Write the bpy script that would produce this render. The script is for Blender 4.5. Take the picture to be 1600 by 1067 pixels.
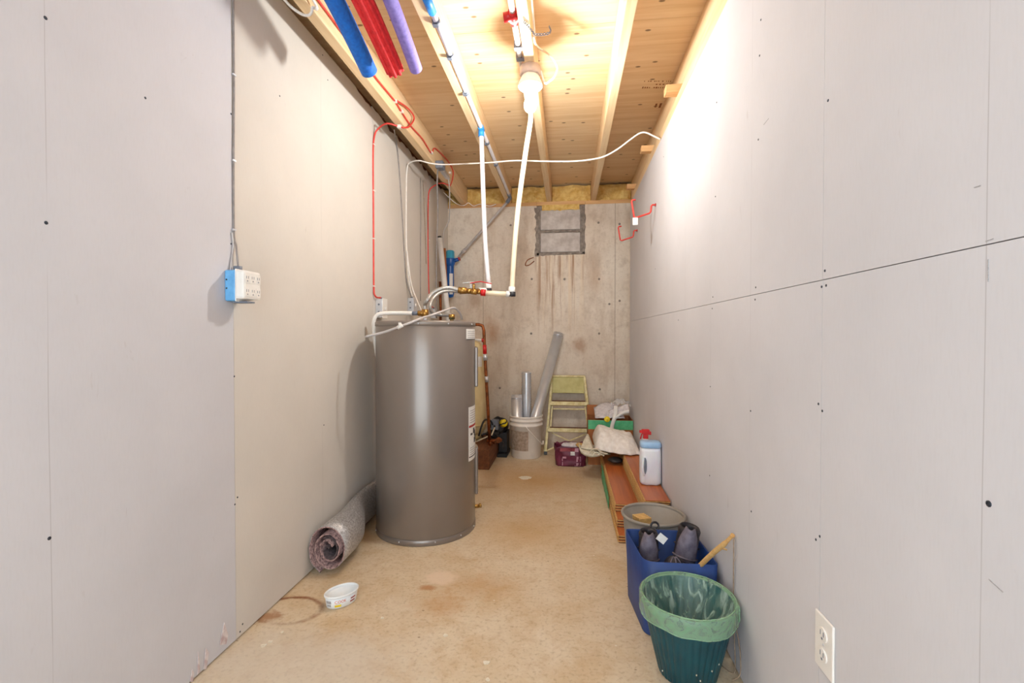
import bpy, bmesh, math, random
from math import sin, cos, pi, sqrt, atan2, radians as R
from mathutils import Vector, Matrix, Euler, noise as mnoise

for o in list(bpy.data.objects):
    bpy.data.objects.remove(o)
scene = bpy.context.scene
col = scene.collection
random.seed(7)

# ------------------------------------------------------------------ camera
F = 742.0            # focal length in pixels of the 1600 x 1067 frame
H = 1.10             # camera height
YAW = math.atan(87.0 / F)
PITCH = math.atan(10.5 / F)
cam_d = bpy.data.cameras.new('camera')
cam_d.sensor_fit = 'HORIZONTAL'
cam_d.sensor_width = 36.0
cam_d.lens = F * 36.0 / 1600.0
cam_d.clip_start = 0.02
cam = bpy.data.objects.new('camera', cam_d)
col.objects.link(cam)
cam.location = (0, 0, H)
cam.rotation_euler = (pi / 2 - PITCH, 0, YAW)
scene.camera = cam
CAMR = Euler((pi / 2 - PITCH, 0, YAW)).to_matrix()

# ------------------------------------------------------------------ world, exposure
world = bpy.data.worlds.new('world')
scene.world = world
world.use_nodes = True
bg = world.node_tree.nodes['Background']
bg.inputs[0].default_value = (0.80, 0.92, 1.0, 1)
bg.inputs[1].default_value = 2.8
scene.view_settings.view_transform = 'Standard'
scene.view_settings.look = 'None'
scene.view_settings.gamma = 1.0
scene.view_settings.use_curve_mapping = False
scene.view_settings.exposure = 0.77
scene.cycles.max_bounces = 12
scene.cycles.diffuse_bounces = 7
BULB_STRENGTH = 500.0


def at(px, py, X=None, Y=None, Z=None, D=None):
    """point where the pixel's ray meets a plane X=, Y=, Z= or lies at forward depth D"""
    d = CAMR @ Vector(((px - 800.0) / F, -(py - 533.5) / F, -1.0))
    if X is not None:
        t = X / d.x
    elif Y is not None:
        t = Y / d.y
    elif Z is not None:
        t = (Z - H) / d.z
    else:
        t = D
    return Vector((0, 0, H)) + d * t


# ------------------------------------------------------------------ materials
def C(r, g, b):
    f = lambda v: (v / 255 / 12.92) if v <= 10 else ((v / 255 + 0.055) / 1.055) ** 2.4
    return (f(r), f(g), f(b), 1)


class NT:
    def __init__(self, name):
        self.m = bpy.data.materials.new(name)
        self.m.use_nodes = True
        self.t = self.m.node_tree
        self.b = self.t.nodes['Principled BSDF']

    def n(self, kind):
        return self.t.nodes.new(kind)

    def put(self, sock, v):
        if hasattr(v, 'is_output'):
            self.t.links.new(v, sock)
        else:
            sock.default_value = v

    def math(self, op, a, b=0.0, clamp=False):
        n = self.n('ShaderNodeMath')
        n.operation = op
        n.use_clamp = clamp
        self.put(n.inputs[0], a)
        self.put(n.inputs[1], b)
        return n.outputs[0]

    def pos(self, world=False):
        if world:
            return self.n('ShaderNodeNewGeometry').outputs['Position']
        return self.n('ShaderNodeTexCoord').outputs['Object']

    def scale(self, v, s):
        n = self.n('ShaderNodeMapping')
        self.put(n.inputs[0], v)
        n.inputs['Scale'].default_value = s
        return n.outputs[0]

    def noise(self, v, scale, detail=4, rough=0.55, dist=0.0):
        n = self.n('ShaderNodeTexNoise')
        self.put(n.inputs['Vector'], v)
        n.inputs['Scale'].default_value = scale
        n.inputs['Detail'].default_value = detail
        n.inputs['Roughness'].default_value = rough
        n.inputs['Distortion'].default_value = dist
        return n.outputs[0]

    def range(self, v, a, b, c=0.0, d=1.0):
        n = self.n('ShaderNodeMapRange')
        self.put(n.inputs[0], v)
        n.inputs[1].default_value = a
        n.inputs[2].default_value = b
        n.inputs[3].default_value = c
        n.inputs[4].default_value = d
        return n.outputs[0]

    def mix(self, f, a, b):
        n = self.n('ShaderNodeMix')
        n.data_type = 'RGBA'
        self.put(n.inputs[0], f)
        self.put(n.inputs[6], a)
        self.put(n.inputs[7], b)
        return n.outputs[2]

    def sep(self, v):
        n = self.n('ShaderNodeSeparateXYZ')
        self.put(n.inputs[0], v)
        return n.outputs

    def bump(self, h, strength=0.3, dist=0.01):
        n = self.n('ShaderNodeBump')
        n.inputs['Strength'].default_value = strength
        n.inputs['Distance'].default_value = dist
        self.put(n.inputs['Height'], h)
        self.t.links.new(n.outputs[0], self.b.inputs['Normal'])

    def spot(self, xs, ys, x, y, rx, ry, soft=0.4, jit=None, amt=0.0):
        """soft elliptical mask around a point"""
        dx = self.math('DIVIDE', self.math('SUBTRACT', xs, x), rx)
        dy = self.math('DIVIDE', self.math('SUBTRACT', ys, y), ry)
        d = self.math('SQRT', self.math('ADD', self.math('MULTIPLY', dx, dx), self.math('MULTIPLY', dy, dy)))
        if jit is not None:
            d = self.math('ADD', d, self.math('MULTIPLY', self.math('SUBTRACT', jit, 0.5), amt))
        return d

    def set(self, color=None, rough=None, metal=None, **kw):
        if color is not None:
            self.put(self.b.inputs['Base Color'], color)
        if rough is not None:
            self.put(self.b.inputs['Roughness'], rough)
        if metal is not None:
            self.put(self.b.inputs['Metallic'], metal)
        for k, v in kw.items():
            self.put(self.b.inputs[k], v)
        return self.m


MATS = {}


def pm(name, c1, c2=None, scale=20, rough=0.55, metal=0.0, bump=0.0, stretch=(1, 1, 1), lo=0.35, hi=0.65, detail=4, bdist=0.004, **kw):
    if name in MATS:
        return MATS[name]
    t = NT(name)
    c1 = C(*c1)
    c2 = C(*c2) if c2 else tuple(min(1, v * 0.86) for v in c1[:3]) + (1,)
    v = t.scale(t.pos(), stretch)
    nz = t.noise(v, scale, detail)
    t.set(t.mix(t.range(nz, lo, hi), c1, c2), rough, metal, **kw)
    if bump:
        t.bump(nz, bump, bdist)
    MATS[name] = t.m
    return t.m


def wood(name, c1, c2, axis=1, scale=9, rough=0.6, knots=None, world=True, bump=0.08):
    t = NT(name)
    s = [1, 1, 1]
    s[axis] = 0.06
    p = t.pos(world)
    v = t.scale(p, s)
    g = t.noise(v, scale * 5, 6, 0.6, 0.6)
    big = t.noise(t.scale(p, [0.3 if i == axis else 1.2 for i in range(3)]), scale * 0.5, 3)
    f = t.math('ADD', t.math('MULTIPLY', g, 0.65), t.math('MULTIPLY', big, 0.35))
    c = t.mix(t.range(f, 0.36, 0.64), C(*c1), C(*c2))
    if knots:
        k = t.n('ShaderNodeTexVoronoi')
        if axis == 0:
            k.voronoi_dimensions = '2D'
        t.put(k.inputs['Vector'], t.scale(p, [0.55 if i == axis else 1.0 for i in range(3)]))
        k.inputs['Scale'].default_value = knots[0]
        c = t.mix(t.range(k.outputs['Distance'], knots[1] * 0.6, knots[1], 0.75, 0.0), c, C(*knots[2]))
    t.set(c, rough)
    if bump:
        t.bump(f, bump, 0.004)
    MATS[name] = t.m
    return t.m


XL, XR, YB = -1.181, 0.5507, 4.62
ZJ, ZP = 2.388, 2.572
YREAR = -1.2


def mat_drywall(name, base, lines=(), hl=(), vary=0.03, stencil=None):
    t = NT(name)
    p = t.pos(True)
    x, y, z = t.sep(p)
    n = t.noise(p, 2.2, 5)
    c0 = C(*base)
    c = t.mix(t.range(n, 0.3, 0.7), c0, tuple(v * (1 - vary * 3) for v in c0[:3]) + (1,))
    fine = t.noise(t.scale(p, (1, 1, 0.15)), 220, 2)
    c = t.mix(t.range(fine, 0.45, 0.8, 0, 0.05), c, C(150, 140, 132))
    # pencil lines marking the studs
    wob = t.math('MULTIPLY', t.math('SUBTRACT', t.noise(p, 1.2, 2), 0.5), 0.012)
    fade = t.range(t.noise(t.scale(p, (1, 1, 1)), 3.5, 2), 0.40, 0.58)
    for ly in lines:
        d = t.math('ABSOLUTE', t.math('ADD', t.math('SUBTRACT', y, ly), wob))
        m = t.math('MULTIPLY', t.range(d, 0.0004, 0.0013, 1.0, 0.0), t.math('MULTIPLY', fade, 0.36))
        c = t.mix(m, c, C(120, 110, 108))
    # scuffs
    s = t.noise(t.scale(p, (1, 3, 1)), 14, 3, 0.5, 1.0)
    c = t.mix(t.range(s, 0.72, 0.8, 0, 0.25), c, C(168, 158, 152))
    t.set(c, 0.85)
    t.bump(fine, 0.05, 0.001)
    return t.m


def mat_floor():
    t = NT('concrete_floor')
    p = t.pos(True)
    x, y, z = t.sep(p)
    n1 = t.noise(p, 1.3, 8, 0.6)
    n2 = t.noise(p, 5.0, 8, 0.65, 0.4)
    n3 = t.noise(p, 70, 4)
    n4 = t.noise(p, 17, 6, 0.7)
    c = t.mix(t.range(n1, 0.32, 0.68), C(218, 202, 176), C(204, 180, 146))
    c = t.mix(t.range(n2, 0.50, 0.72, 0, 0.6), c, C(190, 154, 106))
    c = t.mix(t.range(n2, 0.44, 0.30, 0, 0.5), c, C(222, 208, 186))
    c = t.mix(t.range(n3, 0.52, 0.75, 0, 0.5), c, C(150, 118, 82))
    c = t.mix(t.range(n4, 0.50, 0.70, 0, 0.45), c, C(182, 146, 104))
    c = t.mix(t.range(n4, 0.42, 0.30, 0, 0.4), c, C(226, 212, 190))
    # drip-brown band between the heater and the door side, following where water ran
    def stain(c, px, py, rx, ry, colr, amt, jit=n2, j=1.6, inner=0.4):
        q = at(px, py, Z=0)
        d = t.spot(x, y, q.x, q.y, rx, ry, jit=jit, amt=j)
        return t.mix(t.range(d, inner, 1.0, amt, 0.0), c, C(*colr))
    c = stain(c, 830, 750, .55, .55, (184, 138, 78), 0.75, n2, 1.6, 0.0)
    c = stain(c, 820, 830, .40, .35, (194, 152, 96), 0.6, n2, 1.6, 0.0)
    c = stain(c, 745, 915, .24, .14, (184, 136, 80), 0.55, n4, 3.0, 0.0)
    c = stain(c, 690, 945, .14, .11, (186, 134, 78), 0.6, n4, 3.0, 0.0)
    c = stain(c, 560, 840, .16, .12, (190, 150, 100), 0.5)
    # pale scraped patch
    c = stain(c, 690, 903, .085, .075, (224, 200, 174), 0.8, n4, 1.2, 0.6)
    c = stain(c, 668, 918, .05, .03, (170, 108, 50), 0.7, n4, 1.6)
    # rust ring left of the tub
    q = at(452, 953, Z=0)
    d = t.spot(x, y, q.x, q.y, .16, .115, jit=n4, amt=0.22)
    ring = t.range(t.math('ABSOLUTE', t.math('SUBTRACT', d, 0.8)), 0.02, 0.12, 0.9, 0.0)
    c = t.mix(t.math('MULTIPLY', ring, t.range(n2, 0.36, 0.58)), c, C(128, 66, 22))
    q = at(418, 965, Z=0)
    c = t.mix(t.range(t.spot(x, y, q.x, q.y, .07, .06, jit=n4, amt=2.5), 0.3, 0.9, 0.75, 0.0), c, C(150, 92, 40))
    # grey, paint-dusted strip near the camera
    q = at(470, 1040, Z=0)
    c = t.mix(t.range(t.spot(x, y, q.x, q.y, .5, .25, jit=n2, amt=1.0), 0.4, 1.0, 0.45, 0.0), c, C(206, 198, 186))
    # paint flecks and specks
    v = t.n('ShaderNodeTexVoronoi')
    t.put(v.inputs['Vector'], p)
    v.inputs['Scale'].default_value = 6.5
    c = t.mix(t.range(v.outputs['Distance'], 0.02, 0.035, 0.8, 0.0), c, C(230, 224, 212))
    v2 = t.n('ShaderNodeTexVoronoi')
    t.put(v2.inputs['Vector'], t.scale(p, (1.0, 1.3, 1)))
    v2.inputs['Scale'].default_value = 9.5
    c = t.mix(t.range(v2.outputs['Distance'], 0.03, 0.06, 0.65, 0.0), c, C(112, 74, 36))
    t.set(c, t.range(n2, 0.3, 0.7, 0.5, 0.7))
    t.bump(t.math('ADD', n3, n2), 0.12, 0.003)
    return t.m


def mat_concrete_wall():
    t = NT('concrete_wall')
    p = t.pos(True)
    x, y, z = t.sep(p)
    st = t.noise(t.scale(p, (3.2, 3.2, 0.8)), 2.2, 7, 0.65)
    n1 = t.noise(p, 2.0, 6)
    n2 = t.noise(p, 45, 5, 0.7)
    n3 = t.noise(p, 9, 6, 0.65)
    c = t.mix(t.range(n1, 0.3, 0.7), C(230, 220, 206), C(212, 196, 178))
    c = t.mix(t.range(st, 0.48, 0.72, 0, 0.45), c, C(168, 136, 104))
    c = t.mix(t.range(n3, 0.52, 0.75, 0, 0.45), c, C(164, 142, 122))
    c = t.mix(t.range(n2, 0.52, 0.8, 0, 0.4), c, C(150, 126, 104))
    # water runs below the blocked window
    run = t.noise(t.scale(p, (1, 1, 0.025)), 26, 4, 0.6)
    inx = t.math('MULTIPLY', t.range(x, -0.34, -0.26), t.range(x, 0.12, 0.19, 1, 0))
    inz = t.math('MULTIPLY', t.range(z, 1.0, 1.5), t.range(z, 1.86, 1.90, 1, 0))
    runm = t.math('MULTIPLY', t.math('MULTIPLY', inx, inz), t.range(run, 0.46, 0.62))
    c = t.mix(t.math('MULTIPLY', runm, 0.75), c, C(226, 208, 184))
    run2 = t.noise(t.scale(p, (1, 1, 0.03)), 33, 4, 0.6)
    runm2 = t.math('MULTIPLY', t.math('MULTIPLY', inx, inz), t.range(run2, 0.54, 0.64))
    c = t.mix(t.math('MULTIPLY', runm2, 0.75), c, C(150, 104, 66))
    # rusty damp blotches
    for px, py, rx, rz, cc, a in ((770, 520, .10, .16, (170, 120, 78), .6), (905, 540, .10, .10, (160, 116, 80), .6),
                                  (930, 430, .08, .25, (176, 138, 100), .4), (740, 470, .10, .1, (160, 122, 90), .5),
                                  (860, 640, .3, .2, (150, 120, 100), .35)):
        q = at(px, py, Y=YB)
        d = t.spot(x, z, q.x, q.z, rx, rz, jit=n3, amt=2.0)
        c = t.mix(t.range(d, 0.2, 1.0, a, 0.0), c, C(*cc))
    # form-board seams
    for px in (755, 961):
        q = at(px, 450, Y=YB)
        d = t.math('ABSOLUTE', t.math('SUBTRACT', x, q.x))
        c = t.mix(t.range(d, 0.002, 0.006, 0.5, 0.0), c, C(136, 112, 90))
    t.set(c, 0.85)
    t.bump(t.math('ADD', n2, n3), 0.25, 0.004)
    return t.m


M_dry_daylit = mat_drywall('drywall_daylit', (204, 202, 206), lines=(0.956,))  # bluish daylight from behind the camera, put into the sheet colour
M_dry_warm = mat_drywall('drywall_warm', (212, 205, 196), lines=(2.176, 3.39))
M_dry_right = mat_drywall('drywall_right', (208, 206, 209), lines=(0.70, 1.516, 1.922, 2.33, 2.74, 3.14, 3.95))
M_floor = mat_floor()
M_conc = mat_concrete_wall()
M_ply = wood('plywood', (234, 208, 168), (214, 180, 134), axis=0, scale=5, rough=0.75, knots=(6.0, 0.055, (70, 38, 20)))
M_joist = wood('joist_pine', (236, 210, 170), (220, 186, 140), axis=1, scale=8, rough=0.7, knots=(2.2, 0.03, (96, 56, 28)))
M_plate = wood('plate_pine', (226, 182, 128), (206, 154, 100), axis=0, scale=8, rough=0.75)
M_timber = wood('old_timber', (132, 82, 48), (92, 52, 28), axis=1, scale=8, rough=0.8)
M_insul = pm('fibreglass_wool', (236, 206, 132), (214, 172, 92), 22, 0.95, bump=0.8, bdist=0.02)
M_block = pm('concrete_block', (208, 201, 196), (178, 169, 163), 14, 0.9, bump=0.3)
M_mortar = pm('mortar', (158, 147, 137), (120, 110, 102), 25, 0.95, bump=0.5)
M_screw = pm('black_screw', (40, 44, 52), (66, 70, 80), 200, 0.5, 0.6)
M_tank = pm('tank_enamel', (132, 121, 113), (128, 117, 109), 3, 0.30, 0.35, **{'Coat Weight': 0.4, 'Coat Roughness': 0.12})
M_tankcap = pm('tank_cap_enamel', (138, 128, 120), (130, 120, 112), 3, 0.4, 0.3)
M_label = pm('white_paper', (232, 230, 226), (222, 220, 216), 60, 0.6)
M_red = pm('red_plastic', (206, 24, 26), (190, 16, 20), 20, 0.4)
M_redprint = pm('red_print', (176, 50, 44), (160, 40, 36), 60, 0.6)
M_blackprint = pm('black_print', (46, 42, 44), (70, 66, 66), 90, 0.6)
M_greyprint = pm('grey_print', (150, 148, 150), (176, 174, 174), 400, 0.6)
M_brass = pm('brass', (196, 154, 84), (150, 106, 52), 40, 0.35, 0.9)
M_copper = pm('aged_copper', (170, 96, 52), (110, 66, 40), 30, 0.45, 0.8)
M_steel = pm('galvanised_steel', (224, 226, 230), (206, 208, 214), 5, 0.32, 0.6)
M_braid = pm('braided_steel', (200, 196, 190), (150, 146, 140), 300, 0.4, 0.6)
M_white = pm('white_plastic', (236, 232, 226), (228, 224, 218), 15, 0.45)
M_pex = pm('cream_pipe', (240, 224, 196), (232, 214, 184), 8, 0.4)
M_pexw = pm('milky_pipe', (226, 222, 224), (212, 208, 212), 8, 0.4)
M_pexg = pm('grey_pipe', (196, 190, 188), (176, 168, 164), 8, 0.45)
M_black = pm('black_plastic', (28, 27, 30), (40, 38, 42), 30, 0.5)
M_greyplast = pm('grey_plastic', (120, 126, 138), (106, 112, 124), 30, 0.5)
M_bluebox = pm('blue_outlet_box', (112, 178, 226), (92, 158, 212), 30, 0.45)
M_tapeblue = pm('blue_tape', (40, 140, 220), (30, 120, 200), 30, 0.5)
M_wirered = pm('red_cable', (226, 74, 62), (206, 56, 48), 30, 0.45)
M_wirewhite = pm('white_cable', (240, 234, 226), (226, 220, 212), 30, 0.5)
M_wiregrey = pm('grey_cable', (150, 142, 138), (128, 120, 116), 30, 0.5)
M_cream = pm('cream_tank_paint', (232, 214, 164), (218, 196, 142), 9, 0.4)
M_bucket = pm('bucket_plastic', (240, 233, 224), (226, 216, 206), 7, 0.5)
M_grime = pm('bucket_grime', (178, 158, 140), (140, 120, 104), 45, 0.8)
M_olive = pm('ladder_paint', (222, 210, 162), (196, 178, 122), 30, 0.55, 0.1)
M_olivepanel = pm('ladder_top_paint', (196, 188, 124), (178, 168, 102), 16, 0.55)
M_maroon = pm('maroon_bag', (112, 34, 62), (86, 22, 46), 18, 0.45, bump=0.4)
M_maroonlight = pm('faded_maroon', (168, 84, 92), (140, 58, 70), 30, 0.5)
M_pinkprint = pm('pink_print', (214, 170, 186), (190, 140, 158), 120, 0.6)
M_card = pm('cardboard', (168, 104, 58), (150, 90, 48), 12, 0.85)
M_greentape = pm('green_band', (92, 186, 132), (70, 164, 112), 20, 0.5)
M_canvas = pm('canvas_cloth', (242, 236, 230), (226, 218, 210), 40, 0.9, bump=0.25, bdist=0.006)
M_canvas2 = pm('cream_canvas', (218, 210, 190), (196, 186, 164), 40, 0.9, bump=0.25, bdist=0.006)
M_yellow = pm('yellow_plastic', (240, 214, 40), (224, 190, 24), 30, 0.45)
M_plank = wood('laminate_top', (196, 112, 58), (158, 78, 34), axis=1, scale=7, rough=0.35, world=False, bump=0.03)
M_core = pm('fibreboard_core', (222, 184, 120), (196, 152, 90), 60, 0.8)
M_dkcore = pm('plank_underside', (112, 70, 46), (88, 52, 34), 30, 0.8)
M_jug = pm('milky_jug', (232, 232, 236), (222, 222, 230), 8, 0.4, **{'Subsurface Weight': 0.15})
M_lid = pm('pale_blue_lid', (164, 198, 230), (148, 184, 220), 12, 0.4)
M_greybin = pm('grey_bin_plastic', (152, 144, 134), (140, 132, 122), 10, 0.5)
M_bluebin = pm('blue_bin_plastic', (30, 66, 132), (22, 54, 114), 12, 0.5)
M_teal = pm('teal_bin_plastic', (4, 72, 82), (3, 60, 70), 12, 0.38)
M_boot = pm('black_boot_shell', (30, 27, 30), (48, 42, 48), 40, 0.45)
M_bootgrey = pm('lilac_grey_fabric', (128, 120, 132), (92, 84, 98), 30, 0.7)
M_stick = wood('peeled_stick', (226, 184, 120), (196, 148, 88), axis=0, scale=20, rough=0.7, world=False)
M_string = pm('jute_string', (170, 146, 122), (140, 116, 96), 60, 0.9)
M_foil = pm('foil_facing', (206, 204, 204), (150, 146, 144), 130, 0.42, 0.55, bump=0.6, bdist=0.003)
M_foam = pm('crumb_foam', (190, 156, 150), (104, 80, 82), 90, 0.95, bump=0.4)
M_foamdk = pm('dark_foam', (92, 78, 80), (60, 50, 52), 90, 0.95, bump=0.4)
M_tub = pm('tub_plastic', (236, 238, 238), (226, 230, 232), 20, 0.4)
M_orange = pm('orange_print', (220, 112, 60), (206, 96, 44), 60, 0.5)
M_nblue = pm('blue_foam', (24, 116, 214), (18, 96, 190), 60, 0.75, bump=0.3)
M_nred = pm('red_foam', (226, 44, 48), (204, 30, 36), 60, 0.75, bump=0.3)
M_npurple = pm('lilac_foam', (146, 130, 204), (126, 110, 186), 60, 0.75, bump=0.3)
M_ceramic = pm('porcelain', (240, 234, 224), (234, 228, 216), 10, 0.3)
M_filterblue = pm('blue_filter_housing', (24, 92, 168), (18, 74, 146), 12, 0.35)
M_filtercap = pm('aqua_filter_cap', (70, 168, 196), (56, 150, 182), 12, 0.4)
M_boxpink = pm('beige_box', (206, 184, 170), (190, 168, 154), 20, 0.6)
M_dark = pm('dark_gap', (34, 24, 20), (24, 16, 12), 10, 0.9)
M_stamp = pm('plywood_stamp_ink', (120, 66, 34), (150, 92, 50), 120, 0.8)
M_paint = pm('white_paint_splash', (232, 224, 206), (214, 202, 180), 90, 0.7)
M_paper = pm('newsprint', (226, 220, 222), (200, 194, 198), 40, 0.8)
M_peel = pm('torn_drywall_paper', (228, 222, 220), (186, 160, 160), 30, 0.9)

def film_mat(name, c1, c2, a0, a1, st):
    t = NT(name)
    nz = t.noise(t.scale(t.pos(), st), 26, 5, 0.6, 1.2)
    t.set(t.mix(t.range(nz, 0.35, 0.65), C(*c1), C(*c2)), 0.18, 0.0, Alpha=t.range(nz, 0.38, 0.66, a0, a1))
    t.bump(nz, 0.6, 0.01)
    return t.m
M_liner = film_mat('liner_film', (186, 220, 184), (150, 196, 156), 0.36, 0.60, (1, 1, 1))
M_linerin = film_mat('liner_film_inside', (120, 180, 146), (214, 236, 222), 0.10, 0.62, (1, 1, 0.22))  # pale upright streaks paint highlights into the film's colour and alpha
t = NT('clear_film')
t.set(C(238, 240, 244), 0.15, 0.0, Alpha=0.35)
M_clear = t.m
t = NT('bulb_glow')
t.set(C(255, 244, 220), 0.4, 0.0)
t.b.inputs['Emission Color'].default_value = (1.0, 1.0, 0.97, 1)
t.b.inputs['Emission Strength'].default_value = BULB_STRENGTH
M_bulb = t.m


# ------------------------------------------------------------------ mesh building
class MB:
    def __init__(self):
        self.v, self.f, self.s = [], [], []

    def face(self, idx, smooth=False):
        self.f.append(tuple(idx))
        self.s.append(smooth)

    def box(self, x0, x1, y0, y1, z0, z1, M=None):
        b = len(self.v)
        for x in (x0, x1):
            for y in (y0, y1):
                for z in (z0, z1):
                    p = Vector((x, y, z))
                    self.v.append(M @ p if M else p)
        for q in ((0, 1, 3, 2), (4, 6, 7, 5), (0, 4, 5, 1), (2, 3, 7, 6), (0, 2, 6, 4), (1, 5, 7, 3)):
            self.face([b + i for i in q])
        return self

    def bar(self, a, b, w, h, up=(0, 0, 1)):
        """rectangular bar from a to b, w across, h along up"""
        a, b = Vector(a), Vector(b)
        d = (b - a)
        L = d.length
        d.normalize()
        s = d.cross(Vector(up)).normalized()
        u = s.cross(d)
        M = Matrix((s, d, u)).transposed().to_4x4()
        M.translation = a
        return self.box(-w / 2, w / 2, 0, L, -h / 2, h / 2, M)

    def loft(self, rings, closed=True, cap=True, smooth=True):
        n = len(rings[0])
        b = len(self.v)
        for r in rings:
            self.v.extend(Vector(p) for p in r)
        m = n if closed else n - 1
        for i in range(len(rings) - 1):
            for j in range(m):
                k = (j + 1) % n
                self.face((b + i * n + j, b + i * n + k, b + (i + 1) * n + k, b + (i + 1) * n + j), smooth)
        if cap and closed:
            self.face([b + j for j in reversed(range(n))])
            e = b + (len(rings) - 1) * n
            self.face([e + j for j in range(n)])
        return self

    def tube(self, pts, r, seg=10, cap=True):
        pts = [Vector(p) for p in pts]
        n = len(pts)
        rs = r if isinstance(r, (list, tuple)) else [r] * n
        tang = []
        for i in range(n):
            a, b = pts[max(0, i - 1)], pts[min(n - 1, i + 1)]
            tang.append((b - a).normalized())
        ref = Vector((0, 0, 1)) if abs(tang[0].z) < 0.9 else Vector((1, 0, 0))
        u = tang[0].cross(ref).normalized()
        rings = []
        for i in range(n):
            u = (u - tang[i] * u.dot(tang[i])).normalized()
            w = tang[i].cross(u)
            rings.append([pts[i] + (u * cos(2 * pi * j / seg) + w * sin(2 * pi * j / seg)) * rs[i] for j in range(seg)])
        return self.loft(rings, True, cap)

    def lathe(self, prof, c=(0, 0, 0), seg=32, M=None, cap=False, ang=None):
        rings = []
        for rr, z in prof:
            ring = []
            for j in range(seg):
                a = 2 * pi * j / seg
                p = Vector((rr * cos(a), rr * sin(a), z))
                if M:
                    p = M @ p
                ring.append(p + Vector(c))
            rings.append(ring)
        return self.loft(rings, True, cap)

    def grid(self, fn, nu, nv, smooth=True):
        b = len(self.v)
        for i in range(nu + 1):
            for j in range(nv + 1):
                self.v.append(Vector(fn(i / nu, j / nv)))
        for i in range(nu):
            for j in range(nv):
                q = b + i * (nv + 1) + j
                self.face((q, q + nv + 1, q + nv + 2, q + 1), smooth)
        return self

    def poly(self, pts):
        b = len(self.v)
        self.v.extend(Vector(p) for p in pts)
        self.face(range(b, b + len(pts)))
        return self

    def prism(self, pts, d):
        """polygon pts extruded by vector d"""
        b = len(self.v)
        n = len(pts)
        d = Vector(d)
        self.v.extend(Vector(p) for p in pts)
        self.v.extend(Vector(p) + d for p in pts)
        self.face([b + i for i in range(n)])
        self.face([b + n + i for i in reversed(range(n))])
        for i in range(n):
            k = (i + 1) % n
            self.face((b + i, b + k, b + n + k, b + n + i))
        return self

    def blob(self, c, size, seg=24, rows=14, e=1.0, amp=0.0, freq=6.0, M=None, seed=0.0):
        """rounded lump (superellipsoid) with wrinkles"""
        c = Vector(c)
        sp = lambda v, k: math.copysign(abs(v) ** k, v)
        rings = []
        for i in range(rows + 1):
            ph = -pi / 2 + pi * i / rows
            ph = max(-pi / 2 + 0.02, min(pi / 2 - 0.02, ph))
            ring = []
            for j in range(seg):
                th = 2 * pi * j / seg
                p = Vector((sp(cos(ph), e) * sp(cos(th), e) * size[0], sp(cos(ph), e) * sp(sin(th), e) * size[1], sp(sin(ph), e) * size[2]))
                if amp:
                    q = p * freq + Vector((seed, seed * 1.7, 0))
                    p += p.normalized() * amp * mnoise.noise(q) + Vector((0, 0, amp * 0.6 * mnoise.noise(q * 2.1)))
                if M:
                    p = M @ p
                ring.append(c + p)
            rings.append(ring)
        return self.loft(rings, True, True)


def smoothpath(pts, n=6):
    pts = [Vector(p) for p in pts]
    out = []
    for i in range(len(pts) - 1):
        p0, p1, p2, p3 = pts[max(0, i - 1)], pts[i], pts[i + 1], pts[min(len(pts) - 1, i + 2)]
        for k in range(n):
            s = k / n
            out.append(0.5 * ((2 * p1) + (p2 - p0) * s + (2 * p0 - 5 * p1 + 4 * p2 - p3) * s * s + (3 * p1 - p0 - 3 * p2 + p3) * s ** 3))
    out.append(pts[-1])
    return out


WL = {}


def props(o, label=None, cat=None, group=None, kind=None):
    if label:
        o['label'] = label
    if cat:
        o['category'] = cat
    if group:
        o['group'] = group
    if kind:
        o['kind'] = kind
    return o


def thing(name, label=None, cat=None, loc=(0, 0, 0), group=None, kind=None):
    o = bpy.data.objects.new(name, None)
    o.empty_display_size = 0.05
    col.objects.link(o)
    o.location = loc
    WL[o] = Vector(loc)
    return props(o, label, cat, group, kind)


def obj(name, mb, mat, parent=None, label=None, cat=None, group=None, kind=None, bevel=0, seg=2, sub=0, solid=0):
    me = bpy.data.meshes.new(name)
    if parent is not None:
        base = WL[parent]
    else:
        xs = [p.x for p in mb.v]; ys = [p.y for p in mb.v]; zs = [p.z for p in mb.v]
        base = Vector(((min(xs) + max(xs)) / 2, (min(ys) + max(ys)) / 2, min(zs)))
    own = base
    if parent is not None:      # part keeps an origin of its own at its middle
        n = len(mb.v)
        own = sum(mb.v, Vector()) / n
    me.from_pydata([p - own for p in mb.v], [], mb.f)
    me.update()
    bm = bmesh.new()
    bm.from_mesh(me)
    bmesh.ops.recalc_face_normals(bm, faces=bm.faces)
    bm.to_mesh(me)
    bm.free()
    for p, s in zip(me.polygons, mb.s):
        p.use_smooth = s
    me.materials.append(mat)
    o = bpy.data.objects.new(name, me)
    col.objects.link(o)
    if parent is not None:
        o.parent = parent
        o.location = own - base
    else:
        o.location = own
    WL[o] = own
    if solid:
        md = o.modifiers.new('solid', 'SOLIDIFY')
        md.thickness = solid
        md.offset = 0
    if bevel:
        md = o.modifiers.new('bevel', 'BEVEL')
        md.width = bevel
        md.segments = seg
        md.limit_method = 'ANGLE'
    if sub:
        md = o.modifiers.new('sub', 'SUBSURF')
        md.levels = md.render_levels = sub
    return props(o, label, cat, group, kind)


def text_mesh(body, size, M, mat, parent, name='lettering', depth=0.0006):
    cu = bpy.data.curves.new(name, 'FONT')
    cu.body = body
    cu.size = size
    cu.align_x = 'CENTER'
    cu.align_y = 'CENTER'
    cu.extrude = depth
    tmp = bpy.data.objects.new(name + '_src', cu)
    me = bpy.data.meshes.new_from_object(tmp)
    bpy.data.objects.remove(tmp)
    bpy.data.curves.remove(cu)
    return me


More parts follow.
